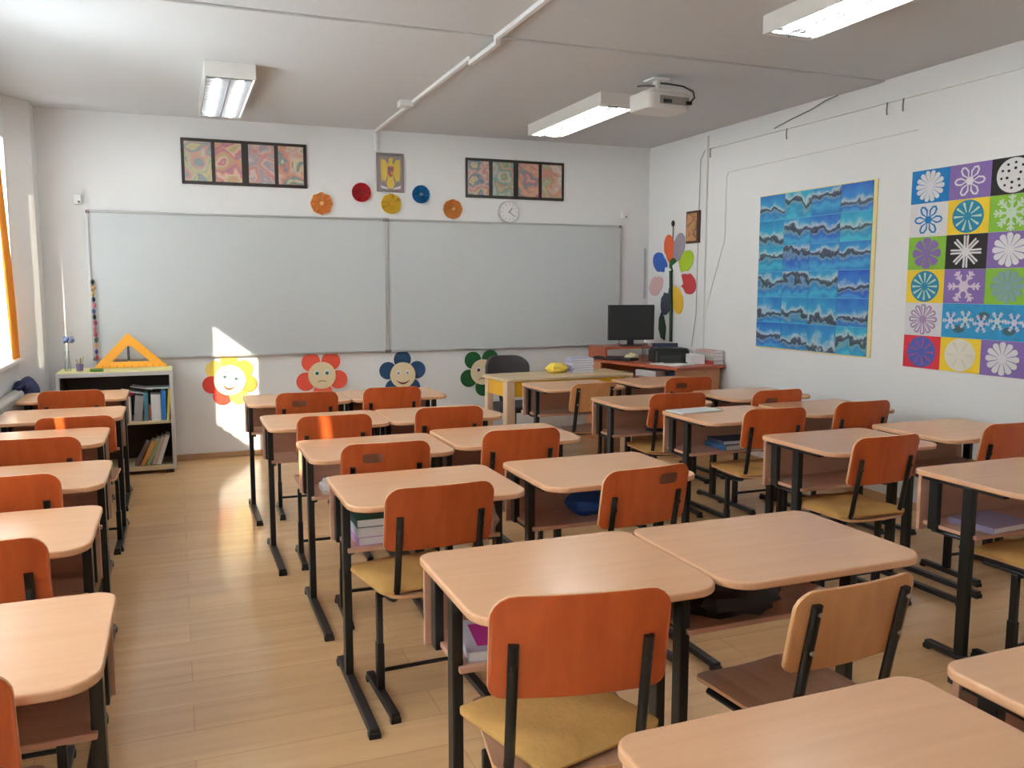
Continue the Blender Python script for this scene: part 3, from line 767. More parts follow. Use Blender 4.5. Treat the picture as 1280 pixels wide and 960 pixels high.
# set square on the bookcase top, leaning on the board
sq = thing('set_square', 'large orange plastic set square leaning on the whiteboard', 'set square', (-0.345, 7.40, BH + 0.006)); sq.rotation_euler = (R(-8), 0, 0)
def tri(k, off):  # outline of a nested triangle
    A, B, C = Vector((-0.275, 0)), Vector((0.270, 0)), Vector((-0.022, 0.275))
    cen = (A + B + C) / 3
    return [cen + (p - cen) * k for p in (A, B, C)]
def tri_ring(k1, k2, d0, d1):
    b = MB(); o, i = tri(k1, 0), tri(k2, 0); V = {}
    for t, dd_ in ((0, d0), (1, d1)):
        for nme, P in (('o', o), ('i', i)):
            for q_, p in enumerate(P): V[t, nme, q_] = b.b.verts.new((p.x, -dd_, p.y))
    for q_ in range(3):
        r_ = (q_ + 1) % 3
        for t in (0, 1): b.b.faces.new((V[t, 'o', q_], V[t, 'o', r_], V[t, 'i', r_], V[t, 'i', q_]))
        for nme in 'oi': b.b.faces.new((V[0, nme, q_], V[0, nme, r_], V[1, nme, r_], V[1, nme, q_]))
    return b
tri_ring(1.0, 0.50, 0, 0.012).build('triangle_frame', M['set_orange'], sq, bevel=0.002)
MB().tube([(-0.020, -0.03, 0.055), (-0.020, -0.034, 0.10), (-0.020, -0.030, 0.165)], 0.009, 10).build('handle', M['plastic_black'], sq, smooth=True)
for z in (0.062, 0.158): MB().box((-0.020, -0.016, z), (0.014, 0.03, 0.012)).build('handle_lug', M['set_orange'], sq)
MB().box((-0.020, -0.006, 0.115), (0.012, 0.004, 0.15)).build('crossbar', M['set_orange'], sq)
tm = MB()
for k in range(9): tm.box((-0.21 + k * 0.052, -0.0128, 0.012), (0.004, 0.001, 0.016))
tm.build('scale_mark', c('scale_red', (0.55, 0.10, 0.02)), sq)
# base strip, vase, little figure, eraser
va = thing('glass_vase', 'slim clear vase with blue bloom on the bookcase', 'vase', (-0.785, 7.26, BH + 0.005))
MB().lathe([(0.022, 0), (0.024, 0.02), (0.018, 0.07), (0.014, 0.12), (0.018, 0.15)], n=18).build('glass_body', M['clear'], va, smooth=True)
MB().tube([(0, 0, 0.01), (0.004, 0, 0.12), (0.012, 0, 0.22)], 0.003, 6).build('stem', c('stem_pale', (0.45, 0.55, 0.50)), va)
bl = MB()
for k in range(7):
    a = 2 * PI * k / 7; bl.sphere((0.012 + 0.028 * math.cos(a), 0.018 * math.sin(a), 0.232 + 0.012 * (k % 2)), 0.017, (1, 1, 1.2), 10)
bl.build('bloom', c('bloom_blue', (0.17, 0.21, 0.36)), va, smooth=True)
fg = thing('pencil_cup', 'small brown and purple cup of pencils on the bookcase', 'pencil cup', (-0.700, 7.22, BH + 0.005))
MB().lathe([(0.024, 0), (0.028, 0.05), (0.027, 0.055)], n=18).build('cup', c('cup_purple', (0.20, 0.16, 0.30)), fg, smooth=True)
for k, (dx, cc) in enumerate(((-0.012, (0.40, 0.35, 0.12)), (0.004, (0.30, 0.16, 0.10)), (0.014, (0.35, 0.40, 0.16)))):
    MB().cyl((dx, 0, 0.056), (dx * 1.9, 0.004, 0.088 + 0.01 * k), 0.005, 8).build('pencil', colour('pencil_%d' % k, cc), fg)
tag(MB().prism(rr(0.095, 0.050, 0.018), lambda u, v, t: (-0.578 + u, 7.13 + v, BH + 0.005 + 0.022 * t)).build('board_eraser', c('eraser_green', (0.10, 0.22, 0.03)), bevel=0.006), 'flat green board eraser at the bookcase front edge', 'eraser')

# radiator under the window and the bag on it
ra = thing('radiator', 'grey-white ribbed radiator under the window by the bookcase', 'radiator', (-1.045, 5.75, 0.14))
MB().prism(rr(0.085, 0.60, 0.03), lambda u, v, t: (u, -0.95 + 1.9 * t, 0.30 + v)).build('body', M['radiator'], ra, bevel=0.012, segs=3)
rbm = MB()
for k in range(30): rbm.box((0.045, -0.90 + k * 0.062, 0.30), (0.008, 0.030, 0.50))
rbm.build('rib', M['radiator'], ra, bevel=0.003)
for y in (-0.7, 0.7): MB().box((0, y, -0.07), (0.04, 0.05, 0.14)).build('bracket_foot', M['radiator'], ra)
bg = thing('navy_bag', 'crumpled navy cloth bag hung over the radiator end', 'bag', (-1.02, 6.92, 0.60))
b = MB(); b.sphere((0, 0, 0.10), 0.10, (0.75, 1.9, 1.0), 24)
for v in b.b.verts:
    v.co += Vector((math.sin(v.co.y * 40) * 0.008, math.sin(v.co.z * 55) * 0.012, math.sin(v.co.y * 33 + v.co.x * 50) * 0.012))
b.build('pouch', M['navy'], bg, smooth=True)
MB().tube([(0.02, -0.14, 0.15), (0.03, -0.24, 0.185), (0.0, -0.36, 0.16), (0.02, -0.42, 0.165)], 0.012, 8).build('strap', M['navy'], bg, smooth=True)

# ------------------------------------------------------------------ right wall
# blue collage of winter paintings
wp = thing('painting_collage', 'large blue collage of winter paintings on the side wall', 'poster', (XR - 0.001, 5.185, 1.565))
MB().prism(rr(1.245, 1.215, 0.003), flatW(0.0, 0.008)).build('backing_sheet', c('yellow_card', (0.74, 0.62, 0.28)), wp)
MB().prism(rr(1.212, 1.200, 0.002), lambda a, b_, t: (-(0.008 + 0.001 * t), -a, b_)).build('pale_sheet', c('pale_blue_card', (0.10, 0.42, 0.60)), wp, loc=(0, 0.0155, 0.0))
sheet0 = None
for r_ in range(6):
    for q_ in range(4):
        u, v = -0.470 + q_ * 0.303, 0.503 - r_ * 0.2005
        if sheet0 is None:
            sheet0 = MB().prism(rr(0.298, 0.1965, 0.002), lambda a, b_, t: (-0.003 * t, -a, b_)).build('painting', M['winter'], wp)
            s_ = sheet0
        else:
            s_ = sheet0.copy(); COL.objects.link(s_); s_.parent = wp
        s_.location = (-0.0095 - 0.0008 * ((r_ + q_) % 2), -u, v)
# white and dark dabs of paint: snow roofs, trunks (raised paper scraps)
rg = random.Random(3)
# board of paper snowflakes
def flake_polys(kind, r, n):
    """list of 2-D outlines"""
    P = []
    def rot(poly, a): return [(x * math.cos(a) - y * math.sin(a), x * math.sin(a) + y * math.cos(a)) for x, y in poly]
    if kind == 'petals':      # wide petals that touch: scalloped wheel
        for k in range(n):
            h = PI / n * 0.86
            pet = [(0.10 * r, -0.02 * r), (0.80 * r, -0.80 * r * math.tan(h)), (0.95 * r, -0.62 * r * math.tan(h)), (r, 0), (0.95 * r, 0.62 * r * math.tan(h)), (0.80 * r, 0.80 * r * math.tan(h)), (0.10 * r, 0.02 * r)]
            P.append(rot(pet, 2 * PI * k / n))
        P.append(disc_poly(0.26 * r, 18))
    elif kind == 'loops':     # petals drawn as outlines
        for k in range(n):
            a = 2 * PI * k / n
            for s_ in (-1, 1):
                arm = [(0.15 * r, 0.0), (0.55 * r, s_ * 0.25 * r), (0.86 * r, s_ * 0.20 * r), (1.0 * r, 0.0), (0.86 * r, s_ * 0.015 * r), (0.80 * r, s_ * 0.11 * r), (0.55 * r, s_ * 0.14 * r), (0.30 * r, s_ * 0.02 * r)]
                P.append(rot(arm if s_ < 0 else arm[::-1], a))
        P.append(disc_poly(0.24 * r, 18))
    elif kind == 'arms':      # paired bars
        for k in range(n):
            a = 2 * PI * k / n
            for s_ in (-1, 1):
                y = s_ * 0.075 * r
                P.append(rot([(0.1 * r, y - 0.055 * r), (0.95 * r, y * 1.35 - 0.06 * r), (r, y * 1.35), (0.95 * r, y * 1.35 + 0.06 * r), (0.1 * r, y + 0.055 * r)], a))
        P.append(disc_poly(0.26 * r, 18))
    elif kind == 'crystal':
        for k in range(n):
            a = 2 * PI * k / n
            P.append(rot([(0, -0.07 * r), (r, -0.07 * r), (r * 1.06, 0), (r, 0.07 * r), (0, 0.07 * r)], a))
            for d_ in (0.45, 0.70):
                for s_ in (-1, 1):
                    e = [(d_ * r, 0), (d_ * r + 0.22 * r, s_ * 0.24 * r), (d_ * r + 0.30 * r, s_ * 0.17 * r), (d_ * r + 0.13 * r, 0)]
                    P.append(rot(e if s_ > 0 else e[::-1], a))
        P.append(disc_poly(0.32 * r, 12))
    elif kind == 'disc':
        P.append(disc_poly(r, 36))
    elif kind == 'slots':     # radial slits, used in the ground colour on a disc
        for k in range(n):
            P.append(rot([(0.25 * r, -0.02 * r), (0.84 * r, -0.075 * r), (0.90 * r, 0), (0.84 * r, 0.075 * r), (0.25 * r, 0.02 * r)], 2 * PI * k / n))
    elif kind == 'dots':
        for ring, m_, rr_ in ((0.40, 6, 0.085), (0.72, 10, 0.075)):
            for k in range(m_):
                a = 2 * PI * (k + 0.3) / m_
                P.append(disc_poly(rr_ * r, 10, (ring * r * math.cos(a), ring * r * math.sin(a))))
    return P
sb = thing('snowflake_board', 'colourful checkered board of cut-paper snowflakes on the side wall', 'poster', (XR - 0.001, 4.275, 2.180))
CW, CH = 0.29, 0.2085
BLUE, PURP, BLK, WHT, YEL, GRN, RED = (0.0, 0.17, 0.46), (0.20, 0.12, 0.36), (0.012, 0.010, 0.012), (0.66, 0.65, 0.67), (0.76, 0.52, 0.02), (0.20, 0.42, 0.03), (0.62, 0.02, 0.04)
TEAL, PALE, PINK, GRBL = (0.01, 0.20, 0.34), (0.50, 0.62, 0.50), (0.62, 0.52, 0.60), (0.20, 0.32, 0.32)
CELLS = [[(BLUE, [('petals', 14, WHT)]), (PURP, [('loops', 6, WHT)]), (BLK, [('disc', 0, WHT), ('dots', 0, BLK)]), (YEL, [('petals', 12, WHT)])],
         [(WHT, [('loops', 6, BLUE)]), (YEL, [('disc', 0, TEAL), ('slots', 10, PALE)]), (GRN, [('crystal', 8, PALE)]), (BLUE, [('arms', 8, WHT)])],
         [(GRN, [('petals', 8, PURP)]), (BLK, [('arms', 8, WHT)]), (PURP, [('petals', 12, WHT)]), (YEL, [('crystal', 6, WHT)])],
         [(YEL, [('disc', 0, TEAL), ('slots', 12, PALE)]), (PURP, [('crystal', 6, PINK)]), (GRN, [('petals', 12, GRBL)]), (BLK, [('loops', 6, WHT)])],
         [(WHT, [('petals', 12, (0.34, 0.22, 0.40)), ('slots', 12, WHT)]), None, None, None],
         [(RED, [('disc', 0, (0.06, 0.10, 0.40)), ('slots', 9, (0.40, 0.08, 0.22))]), (YEL, [('disc', 0, (0.70, 0.66, 0.58)), ('slots', 6, (0.62, 0.60, 0.50))]), (PURP, [('petals', 12, WHT)]), (GRN, [('arms', 8, WHT)])]]
def cm(cc): return colour('sheet_%.2f_%.2f_%.2f' % cc, cc, 0.7)
def flake(parent, u, v, kind, n, col, r, d, sq_=(1.0, 1.0)):
    polys = [[(a * sq_[0], b_ * sq_[1]) for a, b_ in p] for p in flake_polys(kind, r, n)]
    if kind in ('slots', 'dots'):
        for p in polys:
            MB().prism(p, lambda a, b_, t: (-(d + 0.0014 * t), -a, b_)).build('cut_slit' if kind == 'slots' else 'cut_hole', cm(col), parent, loc=(0, -u, v))
        return
    mb = MB()
    for i, p in enumerate(polys):
        mb.prism(p, lambda a, b_, t, e=(0.0012 if len(p) in (12, 18) else 0.00015 * (i % 7)): (-(d + (0.0012 + e) * t), -a, b_))
    mb.build('paper_snowflake', cm(col), parent, loc=(0, -u, v))
MB().prism([(0, 0), (4 * CW, 0), (4 * CW, -6 * CH), (0, -6 * CH)][::-1], flatW(0, 0.004)).build('backing_sheet', M['paper'], sb)
for r_ in range(6):
    for q_ in range(4):
        cell = CELLS[r_][q_]
        if cell is None: continue
        u, v = (q_ + 0.5) * CW, -(r_ + 0.5) * CH
        sh_ = MB().prism(rr(CW - 0.001, CH - 0.001, 0.0008), lambda a, b_, t: (-(0.004 + 0.002 * t), -a, b_)).build('square_sheet', cm(cell[0]), sb, loc=(0, -u, v))
        for k, (kind, n, cc) in enumerate(cell[1]):
            flake(sh_, 0, 0, kind, n, cc, 0.098, 0.006 + 0.002 * k, (1.12, 1.0))
st_ = MB().prism(rr(3 * CW - 0.001, CH - 0.001, 0.0008), lambda a, b_, t: (-(0.004 + 0.002 * t), -a, b_)).build('strip_sheet', colour('strip_blue', (0.01, 0.24, 0.48), 0.6, 0.35), sb, loc=(0, -2.5 * CW, -4.5 * CH))
for k in range(8):
    flake(st_, -0.37 + k * 0.108, 0.012 * math.sin(k * 2.3), 'crystal', 6, (0.58, 0.60, 0.62) if k % 2 else (0.60, 0.54, 0.66), 0.056, 0.006 + 0.0015 * (k % 2))
for k in range(5):
    MB().prism(disc_poly(0.03, 9, (-0.31 + k * 0.17, 0.035 if k % 2 else -0.05), 1.4, 0.8), lambda a, b_, t: (-(0.006 + 0.001 * t), -a, b_)).build('dark_scrap', cm((0.04, 0.10, 0.12)), st_)

# flower with coloured petals in the corner, icon, pipes and cables
fw = thing('petal_chart', 'tall wall flower with eight coloured petals behind the computer', 'paper flower', (XR, 7.11, 1.58))
PET = [(0.07, 0.23, (0.70, 0.11, 0.03)), (-0.095, 0.235, (0.28, 0.24, 0.30)), (0.235, 0.10, (0.02, 0.10, 0.42)), (-0.215, 0.10, (0.38, 0.55, 0.02)), (0.30, -0.12, (0.62, 0.40, 0.40)), (-0.26, -0.10, (0.55, 0.04, 0.05)), (0.11, -0.275, (0.04, 0.045, 0.09)), (-0.09, -0.255, (0.70, 0.42, 0.03))]
# here u is measured towards +y, so flip for the drawing plane
for k, (dy, dz, cc) in enumerate(PET):
    a = math.atan2(dz, -dy); L_ = math.hypot(dy, dz)
    poly = []
    for i in range(24):
        th = 2 * PI * i / 24
        pu, pv = 0.140 * math.cos(th), (0.096 if math.cos(th) > -0.2 else 0.078) * math.sin(th)
        poly.append((pu * math.cos(a) - pv * math.sin(a) - dy, pu * math.sin(a) + pv * math.cos(a) + dz))
    MB().prism(poly, flatW(0.0, 0.006 + 0.001 * (k % 3))).build('petal', colour('chart_petal_%d' % k, cc), fw, bevel=0.002)
for dy, dz, rz_ in ((0.095, -0.070, -0.20), (-0.100, -0.020, 0.42)):
    MB().prism([(x * math.cos(rz_) - y * math.sin(rz_) - dy, x * math.sin(rz_) + y * math.cos(rz_) + dz) for x, y in rr(0.110, 0.24, 0.01, 3)], flatW(0.012, 0.014)).build('paper_note', M['paper'], fw)
MB().prism(disc_poly(0.065, 20), flatW(0.006, 0.013)).build('centre', c('leaf_green', (0.015, 0.10, 0.03)), fw, loc=(0, -0.01, 0.075))
MB().tube([(-0.02, 0.012, 0.02), (-0.02, -0.005, -0.32), (-0.02, -0.01, -0.66)], 0.016, 10).build('stem', c('stem_green', (0.012, 0.04, 0.02)), fw, smooth=True)
lf = [(-0.04, -0.11), (0.03, -0.09), (0.075, 0.0), (0.07, 0.10), (0.03, 0.165), (-0.015, 0.12), (-0.055, 0.02)]
MB().prism([(-x - 0.155, z - 0.545) for x, z in lf], flatW(0.004, 0.016)).build('leaf', c('leaf_dark', (0.012, 0.045, 0.02)), fw, bevel=0.004)
MB().tube([(-0.012, 0.0, 0.30), (-0.012, 0.0, 0.47)], 0.005, 8).build('hanging_stick', M['grey_card'], fw)
MB().sphere((-0.014, 0.0, 0.465), 0.022, (0.7, 1.0, 1.4), 12).build('hook_knob', M['plastic_black'], fw, smooth=True)

ic = thing('icon_picture', 'small dark-framed brown icon picture high in the corner', 'framed picture', (XR, 6.770, 1.990))
MB().prism(rr(0.210, 0.290, 0.004), flatW(0, 0.022)).build('frame', c('frame_brown', (0.07, 0.028, 0.018)), ic, bevel=0.003)
MB().prism(rr(0.165, 0.250, 0.002), lambda a, b_, t: (-(0.022 + 0.002 * t), -a, b_)).build('picture_sheet', painting_mat('brown_icon', 21, [(0.30, 0.12, 0.05), (0.48, 0.26, 0.09), (0.50, 0.22, 0.12), (0.22, 0.09, 0.04), (0.45, 0.30, 0.14)], 7), ic, loc=(0, 0.012, 0))

pd = MB()
pd.box((XR - 0.010, 3.0, 2.665), (0.020, 7.1, 0.022)); pd.box((XR - 0.010, 6.575, 1.80), (0.020, 0.024, 1.94))
pv_ = tag(pd.build('wall_duct', M['white'], bevel=0.002), 'thin white cable duct along the top of the side wall', 'cable duct')
for y in (6.51, 5.50, 4.50, 4.365):
    MB().tube([(XR - 0.022, y, 2.655), (XR - 0.026, y, 2.61), (XR - 0.022, y, 2.575)], 0.005, 6).build('hanging_clip', M['grey_card'], pv_)
tag(MB().tube([(XR - 0.006, 5.67, 2.685), (XR - 0.015, 5.45, 2.72), (XR - 0.02, 5.25, 2.745), (XR - 0.012, 5.10, 2.785), (XR - 0.008, 4.98, 2.80)], 0.0045, 8).build('loose_cable', c('grey_cable', (0.20, 0.20, 0.20)), smooth=True), 'loose dark cable slanting up the side wall to the ceiling', 'cable')
tag(MB().tube([(XR - 0.005, 4.25, 2.44), (XR - 0.005, 6.26, 2.42), (XR - 0.006, 6.285, 2.38), (XR - 0.005, 6.29, 1.85), (XR - 0.006, 6.42, 1.55), (XR - 0.006, 6.56, 1.2), (XR - 0.006, 6.60, 0.93)], 0.003, 6).build('wall_cable', c('pale_cable', (0.66, 0.66, 0.65)), smooth=True), 'thin pale cable round the blue collage on the side wall', 'cable')
tag(MB().tube([(XR - 0.006, 6.52, 2.655), (XR - 0.007, 6.62, 2.65), (XR - 0.007, 6.68, 2.58), (XR - 0.007, 6.69, 2.15), (XR - 0.006, 6.70, 1.2), (XR - 0.006, 6.76, 0.90)], 0.0038, 6).build('drop_cable', c('mid_cable', (0.42, 0.42, 0.42)), smooth=True), 'grey cable dropping past the icon picture to the computer desk', 'cable')
tag(MB().prism(rr(0.018, 0.50, 0.004), onF(4.405, 1.58, 0, 0.016)).build('corner_duct', M['alu'], bevel=0.002), 'short grey duct on the board wall behind the monitor', 'cable duct')

# ------------------------------------------------------------------ pupil desks
DW, DD, DH = 0.65, 0.53, 0.72
def make_desk():
    t = thing('school_desk', '', 'desk', (0, 0, 0), 0, 'pupil desks')
    MB().prism(rr(DW, DD, (0.085, 0.085, 0.05, 0.05), 8), lambda u, v, k: (u, v, DH - 0.022 + 0.022 * k)).build('desktop', M['beech'], t, bevel=0.006, segs=3)
    MB().box((0, 0.228, 0.585), (0.625, 0.016, 0.222)).build('front_panel', M['beech_edge'], t, bevel=0.002)
    MB().box((0, 0.095, 0.502), (0.585, 0.25, 0.016)).build('shelf', M['beech_edge'], t, bevel=0.003)
    for s in (-1, 1):
        x = s * 0.293
        MB().box((x, 0.008, 0.357), (0.028, 0.046, 0.674)).build('leg', M['black'], t, bevel=0.004)
        MB().box((x, 0.165, 0.592), (0.024, 0.044, 0.212)).build('bracket', M['black'], t, bevel=0.003)
        MB().box((s * 0.290, 0.055, 0.690), (0.030, 0.40, 0.016)).build('rail', M['black'], t, bevel=0.002)
        MB().tube([(s * 0.279, 0.012, 0.486), (s * 0.268, 0.03, 0.478), (s * 0.268, 0.19, 0.478)], 0.010, 8).build('shelf_support', M['black'], t, smooth=True)
        f = MB(); f.box((x, -0.135, 0.021), (0.034, 0.60, 0.024))
        fo = f.build('foot', M['foot'], t, bevel=0.004)
        for y in (-0.425, 0.155): MB().box((x, y, 0.010), (0.040, 0.030, 0.020)).build('foot_pad', M['plastic_black'], fo, bevel=0.003)
    return t
DESKS = [ # x0 (window-side end), y0 (near edge), turn, label
 ('A1', -0.980, 6.120, 0, 'window-side pupil desk standing right before the bookcase'),
 ('A2', -0.960, 5.200, 0, 'window-side pupil desk, second from the bookcase, with a sun streak on it'),
 ('A3', -0.995, 4.360, 0, 'window-side pupil desk, third from the bookcase'),
 ('A4', -0.925, 3.420, 0, 'window-side pupil desk, fourth from the bookcase'),
 ('A5', -0.905, 2.600, 0, 'window-side pupil desk, fifth from the bookcase, one before the nearest'),
 ('A6', -0.810, 1.680, 0, 'window-side pupil desk nearest the camera, cut by the frame'),
 ('B1L', 0.390, 5.450, 0, 'aisle-side desk of the middle pair closest to the whiteboards'),
 ('B1R', 1.042, 5.465, 0, 'inner desk of the middle pair closest to the whiteboards'),
 ('B2L', 0.415, 4.470, 0, 'aisle-side desk of the second middle pair from the whiteboards'),
 ('B2R', 1.067, 4.470, 0, 'inner desk of the second middle pair from the whiteboards'),
 ('B3L', 0.500, 3.580, 0, 'aisle-side desk of the third middle pair from the whiteboards'),
 ('B3R', 1.175, 3.655, 0, 'inner desk of the third middle pair from the whiteboards'),
 ('B4L', 0.508, 2.755, 0, 'aisle-side desk of the fourth middle pair, holding stacked notebooks'),
 ('B4R', 1.235, 2.765, 0, 'inner desk of the fourth middle pair, holding a blue bundle'),
 ('B5L', 0.585, 1.690, 0, 'aisle-side desk of the big middle pair before the nearest desks'),
 ('B5R', 1.243, 1.685, 0, 'inner desk of the big middle pair before the nearest desks'),
 ('B6L', 0.625, 0.640, 0, 'nearest middle desk at the very bottom of the view'),
 ('B6R', 1.350, 0.650, 0, 'nearest desk in the bottom corner, beside the nearest middle desk'),
 ('C1L', 2.420, 5.480, 0, 'poster-side block desk right in front of the teacher desk'),
 ('C1R', 3.190, 5.480, 0, 'desk right in front of the computer table'),
 ('C2L', 2.520, 4.510, 0, 'inner desk, second row of the poster-side block'),
 ('C2R', 3.345, 4.570, 0, 'desk below the blue collage, second row of the poster-side block'),
 ('C3L', 2.640, 3.815, 0, 'poster-side block desk with a sheet of paper on its top'),
 ('C3R', 3.355, 3.850, 0, 'wall-side desk, third row of the poster-side block'),
 ('C4L', 2.655, 2.905, 0, 'inner desk, fourth row of the poster-side block'),
 ('C4R', 3.405, 2.960, 0, 'wall-side desk below the snowflake board, fourth row'),
 ('C5L', 2.745, 2.045, 0, 'desk at the edge of the view holding a lilac notebook')]
D = {}
d0 = make_desk()
for i, (k, x0, y0, a, lb) in enumerate(DESKS):
    o = d0 if i == 0 else copy_tree(d0)
    o.location = (x0 + DW / 2, y0 + DD / 2, 0); o.rotation_euler = (0, 0, R(a)); o['label'] = lb
    D[k] = o.location.copy()

# ------------------------------------------------------------------ pupil chairs
def make_chair(pale=False):
    t = thing('school_chair', '', 'chair', (0, 0, 0), 0, 'pupil chairs')
    ply = M['chair_ply_pale'] if pale else M['chair_ply']
    def bmap(u, v, k):     # curved backrest: hollow towards the sitter
        z = 0.690 + v
        return (u, -0.220 + (0.80 - z) * 0.19 + 0.020 * (u / 0.19) ** 2 + 0.011 * (1 - k), z)
    MB().plate(0.382, 0.222, 0.030, 0.052, bmap).build('backrest', ply, t, bevel=0.0025, smooth=True, edge=M['ply_edge'])
    def smap(u, v, k):     # seat with a rolled front edge
        y = 0.025 + v
        z = 0.405 + 0.012 * k - (0.0 if v < 0.10 else 1.6 * (v - 0.10) ** 2) + 0.010 * (u / 0.18) ** 2
        return (u * (1 + 0.10 * v), y, z)
    MB().plate(0.355, 0.370, 0.045, 0.060, smap).build('seat', M['seat_ply'], t, bevel=0.003, smooth=True, edge=M['ply_edge'])
    top = 0.765 if pale else 0.700
    r = 0.0115 if pale else 0.0095
    for s in (-1, 1):
        x = s * 0.142
        pts = []
        for k in range(7):
            z = top - (top - 0.45) * k / 6
            pts.append((x, -0.220 + (0.80 - z) * 0.19 - (r - 0.011) + 0.0005 + 0.011 - 0.011 + 0.0 - r * 0.0, z))
        pts = [(px, py - r * 0.55 + 0.010, pz) for px, py, pz in pts]
        y0 = pts[-1][1]
        pts += [(x, y0 + 0.012, 0.418), (x * 1.02, y0 + 0.035, 0.396), (x * 1.04, y0 + 0.07, 0.388), (x * 1.06, 0.03, 0.387), (x * 1.06, 0.15, 0.385)]
        fr = MB().tube(pts, r, 10, flat=1.25).build('side_tube', M['black'], t, smooth=True)
        for z in ((0.745, 0.64) if pale else (0.655,)):
            yy = -0.220 + (0.80 - z) * 0.19 - r * 1.5 + 0.010
            MB().cyl((x, yy - 0.004, z), (x, yy + 0.002, z), 0.006, 10).build('screw', M['screw'] if pale else M['black'], fr)
        MB().box((s * 0.168, 0, 0.212), (0.020, 0.028, 0.345)).build('leg', M['black'], t, bevel=0.003)
        MB().box((s * 0.168, 0, 0.12), (0.026, 0.035, 0.17)).build('leg_sleeve', M['black'], t, bevel=0.004)
        ft = MB().box((s * 0.168, -0.022, 0.022), (0.030, 0.355, 0.026)).build('foot', M['foot'], t, bevel=0.004)
        for y in (-0.19, 0.145): MB().box((s * 0.168, y, 0.009), (0.036, 0.026, 0.018)).build('foot_pad', M['plastic_black'], ft, bevel=0.003)
    MB().box((0, 0.0, 0.378), (0.352, 0.028, 0.016)).build('seat_bar', M['black'], t, bevel=0.003)
    MB().tube([(-0.165, 0.012, 0.095), (0.165, 0.012, 0.095)], 0.008, 8).build('crossbar', M['black'], t, smooth=True)
    return t
CH_ = [ # key, x, y of backrest top, turn, sink, pale, mark(u,v) or None, label
 ('A1', -0.640, 5.96, -2, 0, 0, None, 'orange-brown chair tucked at the desk before the bookcase'),
 ('A2', -0.520, 4.96, -1, -0.03, 0, None, 'orange-brown chair with dappled sunlight at the second window-side desk'),
 ('A3', -0.605, 4.115, 0, 0, 0, None, 'orange-brown chair at the third window-side desk from the bookcase'),
 ('A4', -0.595, 3.310, 0, 0, 0, None, 'orange-brown chair at the fourth window-side desk from the bookcase'),
 ('A5', -0.532, 2.460, 0, 0, 0, None, 'orange-brown chair at the fifth window-side desk from the bookcase'),
 ('A6', -0.480, 1.590, 0, 0, 0, None, 'chair at the nearest window-side desk, only its back edge in view'),
 ('B1L', 0.735, 5.33, -2, 0, 0, (-0.05, 0.04), 'chair with a dark sticker mark at the aisle-side desk nearest the whiteboards'),
 ('B1R', 1.290, 5.40, -3, 0, 0, None, 'chair in front of the navy paper flower'),
 ('B2L', 0.730, 4.315, -2, 0, 0, None, 'chair with a sun spot on its back, second aisle-side desk'),
 ('B2R', 1.365, 4.390, -4, 0, 0, None, 'chair at the inner desk of the second middle pair'),
 ('B3L', 0.800, 3.465, -2, 0, 0, (-0.06, 0.045), 'chair with a dark sticker mark at the third aisle-side desk'),
 ('B3R', 1.460, 3.570, -2, 0, 0, None, 'chair at the inner desk of the third middle pair'),
 ('B4L', 0.795, 2.640, 2, 0, 0, None, 'chair with a gold cushion at the fourth aisle-side desk'),
 ('B4R', 1.575, 2.630, 6, 0, 0, (0.085, 0.06), 'chair with a dark mark near its top corner at the blue-bundle desk'),
 ('B5L', 0.735, 1.470, -11, 0.042, 0, None, 'large nearest chair with a gold cushion hanging over its seat'),
 ('B5R', 1.475, 1.490, 4, -0.040, 1, None, 'pale orange chair with thick black bars and a bare brown seat'),
 ('C1L', 2.790, 5.450, 4, 0, 1, None, 'pale orange chair with thick black bars before the teacher desk'),
 ('C1R', 3.435, 5.220, -3, 0, 0, (-0.07, 0.05), 'chair with a dark sticker mark in front of the computer table'),
 ('C2L', 2.855, 4.455, -6, 0, 0, None, 'gold-seated chair at the inner second-row desk of the poster block'),
 ('C2R', 3.540, 4.365, 0, 0, 0, (-0.06, 0.04), 'chair with a dark sticker mark below the blue collage'),
 ('C3L', 2.985, 3.695, -6, 0, 0, None, 'gold-seated chair at the desk with the sheet of paper'),
 ('C3R', 3.640, 3.745, -3, 0, 0, None, 'chair at the wall-side desk of the third poster-block row'),
 ('C4L', 2.890, 2.815, 1, 0, 0, None, 'chair with a gold cushion at the fourth-row inner poster-block desk'),
 ('C4R', 3.735, 2.870, -3, 0, 0, None, 'chair below the snowflake board, cut by the frame edge'),
 ('C5L', 3.040, 1.960, 0, 0, 0, None, 'chair with a gold cushion under the lilac-notebook desk')]
ch_n, ch_p = make_chair(False), make_chair(True)
used = set(); CHP = {}
for k, x, y, a, sink, pale, mark, lb in CH_:
    src = ch_p if pale else ch_n
    o = copy_tree(src) if src.name in used else src
    used.add(src.name)
    th = R(a)
    # local backrest plane lies at y=-0.22
    o.location = (x - 0.22 * math.sin(th), y + 0.22 * math.cos(th), 0); o.rotation_euler = (0, 0, th)
    if sink: o.scale = (1, 1, 1 + sink / 0.8)
    o['label'] = lb
    CHP[k] = o
    if mark:
        u0, v0 = mark
        def fm(u, v, t):
            z = 0.690 + v0 + v; uu = u0 + u
            return (uu, -0.220 + (0.80 - z) * 0.19 + 0.020 * (uu / 0.19) ** 2 - 0.0012 * (1 - t) + 0.0004, z)
        tag(MB().plate(0.085, 0.040, 0.012, 0.012, fm, 8, 2).build('sticker_mark', M['mark'], o), 'dark sticker mark')

